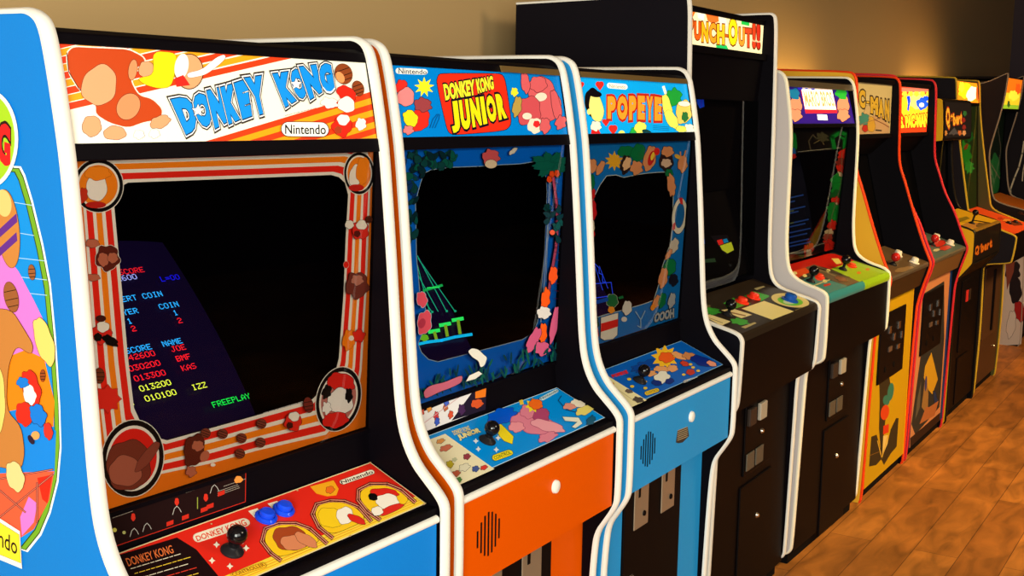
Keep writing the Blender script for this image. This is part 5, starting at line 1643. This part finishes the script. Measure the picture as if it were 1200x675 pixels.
mb = MB(); A = plane_art(mb, r8, .03, .66, (.2985, 1.462), (.3105, 1.642), rough=.3, emit=.35); marq8(A); mb.build('marquee', mbx)
bz = board(r8, 'bezel', T, x1, (.40, 1.02), (.43, 1.45), .01, M((16, 11, 10), .3))
mb = MB(); A = plane_art(mb, r8, T, x1, (.39, 1.02), (.42, 1.45)); mb.face([A.O + A.U * a + A.V * c for a, c in ((0, 0), (A.w, 0), (A.w, A.h), (0, A.h))], GLASS); mb.build('bezel_glass', bz)
mb = MB(); A = plane_art(mb, r8, T, x1, (.3985, 1.02), (.4285, 1.45), rough=.4); A.p([z6(800, 285), z6(830, 300), z6(880, 340), z6(870, 346), z6(806, 305)], (150, 40, 20)); mb.build('bezel_print', bz)


def cp8(A):
    A.fill((226, 176, 30))
    q = z6
    A.p([q(850, 362), q(930, 342), q(948, 352), q(870, 380)], (140, 120, 30)); A.p([q(930, 372), q(1050, 372), q(1085, 385), q(975, 405), q(905, 385)], (186, 130, 60)); A.ell(*q(1010, 385), 8, 2.6, (120, 90, 40), 0, wob=.2)
    A.line([q(960, 360), q(1080, 380)], 1.2, (60, 44, 20))


C8_LO, C8_HI = (.128, 1.010), (.34, 1.064)
cp = board(r8, 'control_panel', T, x1, C8_LO, C8_HI, .016, YLW, cp8, rough=.4)
joystick(cp, r8, C8_LO, C8_HI, z6(955, 376), r=.016, hgt=.05)


def front8(A):
    q = lambda x, y: (1140 + x / 3.55, 230 + y / 3.55)
    A.fill((24, 17, 13))
    for ch, x0, x1_, yb0, yb1, yt0, yt1 in (('Q', 8, 26, 254, 240, 214, 200), ('*', 28, 34, 222, 218, 206, 204), ('b', 34, 46, 236, 228, 200, 192), ('e', 47, 58, 228, 222, 202, 196), ('r', 59, 68, 222, 218, 196, 192), ('t', 69, 80, 216, 210, 184, 178)):
        A.text(ch, [q(x0, yb0), q(x1_, yb1), q(x1_, yt1), q(x0, yt0)], (206, 110, 24), .06, [(.05, (120, 40, 16))])


board(r8, 'front_board', T, x1, (.114, .845), (.114, 1.0), .014, BLACKM, front8, rough=.5)
mb = MB(); mb.prism([(.112, 1.000), (.114, 1.008), (.128, 1.012), (.128, 1.0)], T, x1, M((150, 112, 40), .4)); mb.build('control_edge', r8)
mb = MB(); mb.prism([(.12, .832), (.19, .748), (.20, .76), (.13, .845)], T, x1, BLACKM); mb.build('front_board_underside', r8)
cd = bx(r8, 'coin_door', (.20, .194, .34), (.46, .20, .72), BLACKM, .003)
bx(cd, 'coin_slot', (.30, .190, .60), (.345, .194, .66), M((190, 40, 30), .4, .3)); bx(cd, 'coin_slot', (.37, .190, .60), (.41, .194, .66), M((60, 44, 34), .4))
bx(r8, 'service_door', (.20, .195, .06), (.46, .20, .31), BLACKM, .003)

# ---------------------------------------------------------------- cabinet 9: thin yellow edges, orange controls that overhang
PROF_I = [(.93, 1.795), (.43, 1.787), (.416, 1.778), (.411, 1.74), (.40, 1.6), (.372, 1.42), (.335, 1.22), (.308, 1.08), (.298, 1.03), (.25, 1.0), (.175, .975), (.116, .950), (.055, .930), (.040, .918), (.038, .90), (.052, .785), (.062, .77), (.188, .755), (.198, .74), (.198, .70), (.190, .4), (.200, .02), (.21, 0)]
YT = M((206, 170, 50), .4)
r9 = cabinet((6.15, 0, 0), 0, .66, PROF_I, M((26, 20, 24), .5), YT, 'black cabinet with thin yellow edges and an overhanging orange control panel', zb=.0, inner=M((92, 84, 40), .6))
x1 = .66 - T
rest(r9, .66, .93, (.45, 1.772), .205, .76, M((70, 46, 30), .45))


def marq9(A):
    A.fill((255, 130, 20))
    A.ell(1131, 106, 8, 9, (255, 206, 20), 0, wob=.1); A.ell(1139, 110, 6, 9, (255, 250, 190), 20, wob=.1); A.ell(1127, 102, 3, 6, (255, 224, 40), 0, wob=.2); A.ell(1122, 106, 1.6, 5, (250, 90, 20), 0, wob=.2); A.ell(1145, 110, 1.4, 8, (240, 80, 20), 0, wob=.1)


board(r9, 'marquee', T, x1, (.412, 1.652), (.428, 1.768), .006, M((200, 140, 60), .5), marq9, emit=1.5)
bx(r9, 'marquee_rail', (T, .405, 1.634), (x1, .46, 1.652), BLACK, .003)


def bez9(A):
    A.fill((40, 60, 20))
    A.ell(1131, 180, 7, 14, (40, 150, 40), 0, wob=.25, k=6); A.ell(1128, 150, 3, 12, (150, 180, 30), 0, wob=.15); A.ell(1136, 196, 5, 7, (60, 170, 60), 0, wob=.3, k=7); A.ell(1125, 206, 3, 8, (150, 190, 40), 0, wob=.2)
    A.ell(1132, 172, 2, 4, (150, 70, 30), 30, wob=.2); A.ell(1136, 160, 5, 6, (30, 110, 40), 0, wob=.3)


bz = board(r9, 'bezel', T, x1, (.38, 1.03), (.42, 1.634), .01, M((30, 40, 20), .5), bez9, rough=.4, emit=.12)
mb = MB(); A = plane_art(mb, r9, T, x1, (.37, 1.03), (.412, 1.634)); mb.face([A.O + A.U * a + A.V * c for a, c in ((0, 0), (A.w, 0), (A.w, A.h), (0, A.h))], GLASS); mb.build('bezel_glass', bz)


def cp9(A):
    A.fill((232, 84, 34))
    A.ell(1190, 262, 7, 2, (120, 60, 30), 4, wob=.2); A.ell(1180, 258, 5, 1.6, (246, 150, 60), 0, wob=.2); A.ell(1172, 256, 3, 1.6, (190, 60, 30), 0, wob=.2)


C9_LO, C9_HI = (.050, .935), (.375, 1.03)
cp = board(r9, 'control_panel', T, x1 + .0, C9_LO, C9_HI, .016, M((226, 84, 34), .4), cp9, rough=.4)
button(cp, r9, C9_LO, C9_HI, (1190, 261), (40, 26, 20), .014); button(cp, r9, C9_LO, C9_HI, (1182, 262), (40, 26, 20), .014)
board(r9, 'front_board', T, x1, (.057, .785), (.044, .932), .014, BLACKM)
bx(r9, 'front_board_underside', (T, .06, .768), (x1, .205, .782), BLACKM)
cd = bx(r9, 'coin_door', (.10, .199, .30), (.52, .205, .72), M((74, 50, 34), .4), .003)
bx(cd, 'lock_bar', (.34, .190, .33), (.375, .199, .69), BLACKM, .003)
mb = MB(); mb.lathe((.55, .205, .2), (0, -1, 0), [(0, .006), (.007, .006), (.010, 0)], CHROME, 12); mb.build('door_lock', r9, smooth=True)

# ---------------------------------------------------------------- cabinet 10: grey edges, far away
PROF_J = [(.93, 1.76), (.61, 1.790), (.465, 1.862), (.452, 1.866), (.446, 1.855), (.463, 1.658), (.520, 1.40), (.532, 1.33), (.525, 1.25), (.495, 1.03), (.45, .985), (.27, .945), (.235, .93), (.232, .90), (.25, .76), (.262, .74), (.262, .70), (.245, .4), (.235, .03), (.25, 0)]
GT = M((150, 136, 120), .4)


def side10(mb, root):
    A = Art(mb, root, (0, .93, 0), (0, -1, 0), (0, 0, 1), .70, 1.0, rough=.55)
    A.p([(1160, 300), (1205, 280), (1205, 403), (1160, 406)], (190, 178, 168))
    A.ell(1190, 340, 7, 15, (30, 20, 22), 0, wob=.12, k=4); A.ell(1187, 318, 8, 12, (34, 22, 22), 10, wob=.2, k=5); A.ell(1195, 365, 6, 12, (150, 30, 26), -10, wob=.1); A.ell(1185, 380, 5, 16, (196, 186, 176), 8, wob=.12); A.p([(1178, 300), (1190, 292), (1188, 318), (1180, 340)], (120, 60, 44))


r10 = cabinet((7.90, 0, 0), 0, .65, PROF_J, M((34, 24, 22), .5), GT, 'black cabinet with thin grey edges and an orange to green lit marquee', zb=.0, side_art=side10)
x1 = .65 - T
rest(r10, .65, .93, (.47, 1.845), .262, .76, BLACKM)


def marq10(A):
    A.fill((246, 120, 20)); A.p([(1170, 108), (1205, 110), (1205, 135), (1170, 135)], (246, 206, 40)); A.p([(1170, 122), (1205, 124), (1205, 135), (1170, 135)], (150, 190, 40)); A.ell(1188, 112, 6, 6, (255, 236, 60), 0, wob=.12); A.ell(1182, 122, 1.6, 4, (60, 90, 30), 0, wob=.2); A.ell(1193, 104, 3, 6, (240, 90, 20), 0, wob=.2)


board(r10, 'marquee', T, x1, (.470, 1.628), (.456, 1.836), .006, M((200, 140, 60), .5), marq10, emit=.9)
bx(r10, 'marquee_rail', (T, .460, 1.61), (x1, .50, 1.628), BLACK, .003)


def bez10(A):
    A.fill((24, 40, 24)); A.ell(1165, 205, 8, 24, (50, 140, 70), 0, wob=.2, k=4); A.ell(1175, 235, 8, 12, (120, 130, 50), 0, wob=.2, k=4); A.line([(1160, 190), (1172, 210), (1176, 228)], 1.4, (150, 150, 110))


bz = board(r10, 'bezel', T, x1, (.56, 1.02), (.56, 1.61), .01, M((24, 34, 22), .5), bez10, rough=.4, emit=.12)
mb = MB(); A = plane_art(mb, r10, T, x1, (.55, 1.02), (.55, 1.61)); mb.face([A.O + A.U * a + A.V * c for a, c in ((0, 0), (A.w, 0), (A.w, A.h), (0, A.h))], GLASS); mb.build('bezel_glass', bz)
cp = board(r10, 'control_panel', T, x1, (.245, .935), (.555, 1.02), .016, M((176, 96, 30), .5))
button(cp, r10, (.245, .935), (.555, 1.02), (1196, 251), (60, 30, 20), .016)
board(r10, 'front_board', T, x1, (.258, .755), (.240, .935), .014, BLACKM)

# ---------------------------------------------------------------- cabinet 11: black side with a lightning bolt, cut by the right edge
PROF_K = [(.93, 1.76), (.36, 1.76), (.335, 1.74), (.33, 1.5), (.36, 1.25), (.30, 1.05), (.20, .98), (.19, .95), (.21, .76), (.26, .74), (.26, .02), (.27, 0)]


def side11(mb, root):
    A = Art(mb, root, (0, .93, 0), (0, -1, 0), (0, 0, 1), .75, 1.8, rough=.5)
    lt = (196, 186, 160)
    A.line([(1200, 166), (1198, 180), (1194, 196), (1189, 208), (1184, 222), (1185, 234), (1190, 240), (1194, 244)], 1.8, lt)
    A.line([(1202, 186), (1199, 200), (1198, 212)], 1.2, lt); A.line([(1186, 236), (1194, 236), (1198, 240)], 1.2, lt)


r11 = cabinet((8.62, 0, 0), 0, .65, PROF_K, M((22, 16, 20), .5), M((60, 50, 46), .4), 'black cabinet with a pale lightning bolt on its side, cut by the right edge', zb=.0, side_art=side11)
x1 = .65 - T
rest(r11, .65, .93, (.38, 1.74), .265, .76, BLACKM)
board(r11, 'marquee', T, x1, (.345, 1.56), (.345, 1.73), .006, M((90, 60, 40), .5))
board(r11, 'bezel', T, x1, (.42, 1.05), (.36, 1.55), .01, M((16, 12, 12), .3))
board(r11, 'control_panel', T, x1, (.205, .97), (.41, 1.04), .016, M((60, 40, 30), .4))
board(r11, 'front_board', T, x1, (.225, .76), (.205, .965), .014, BLACKM)
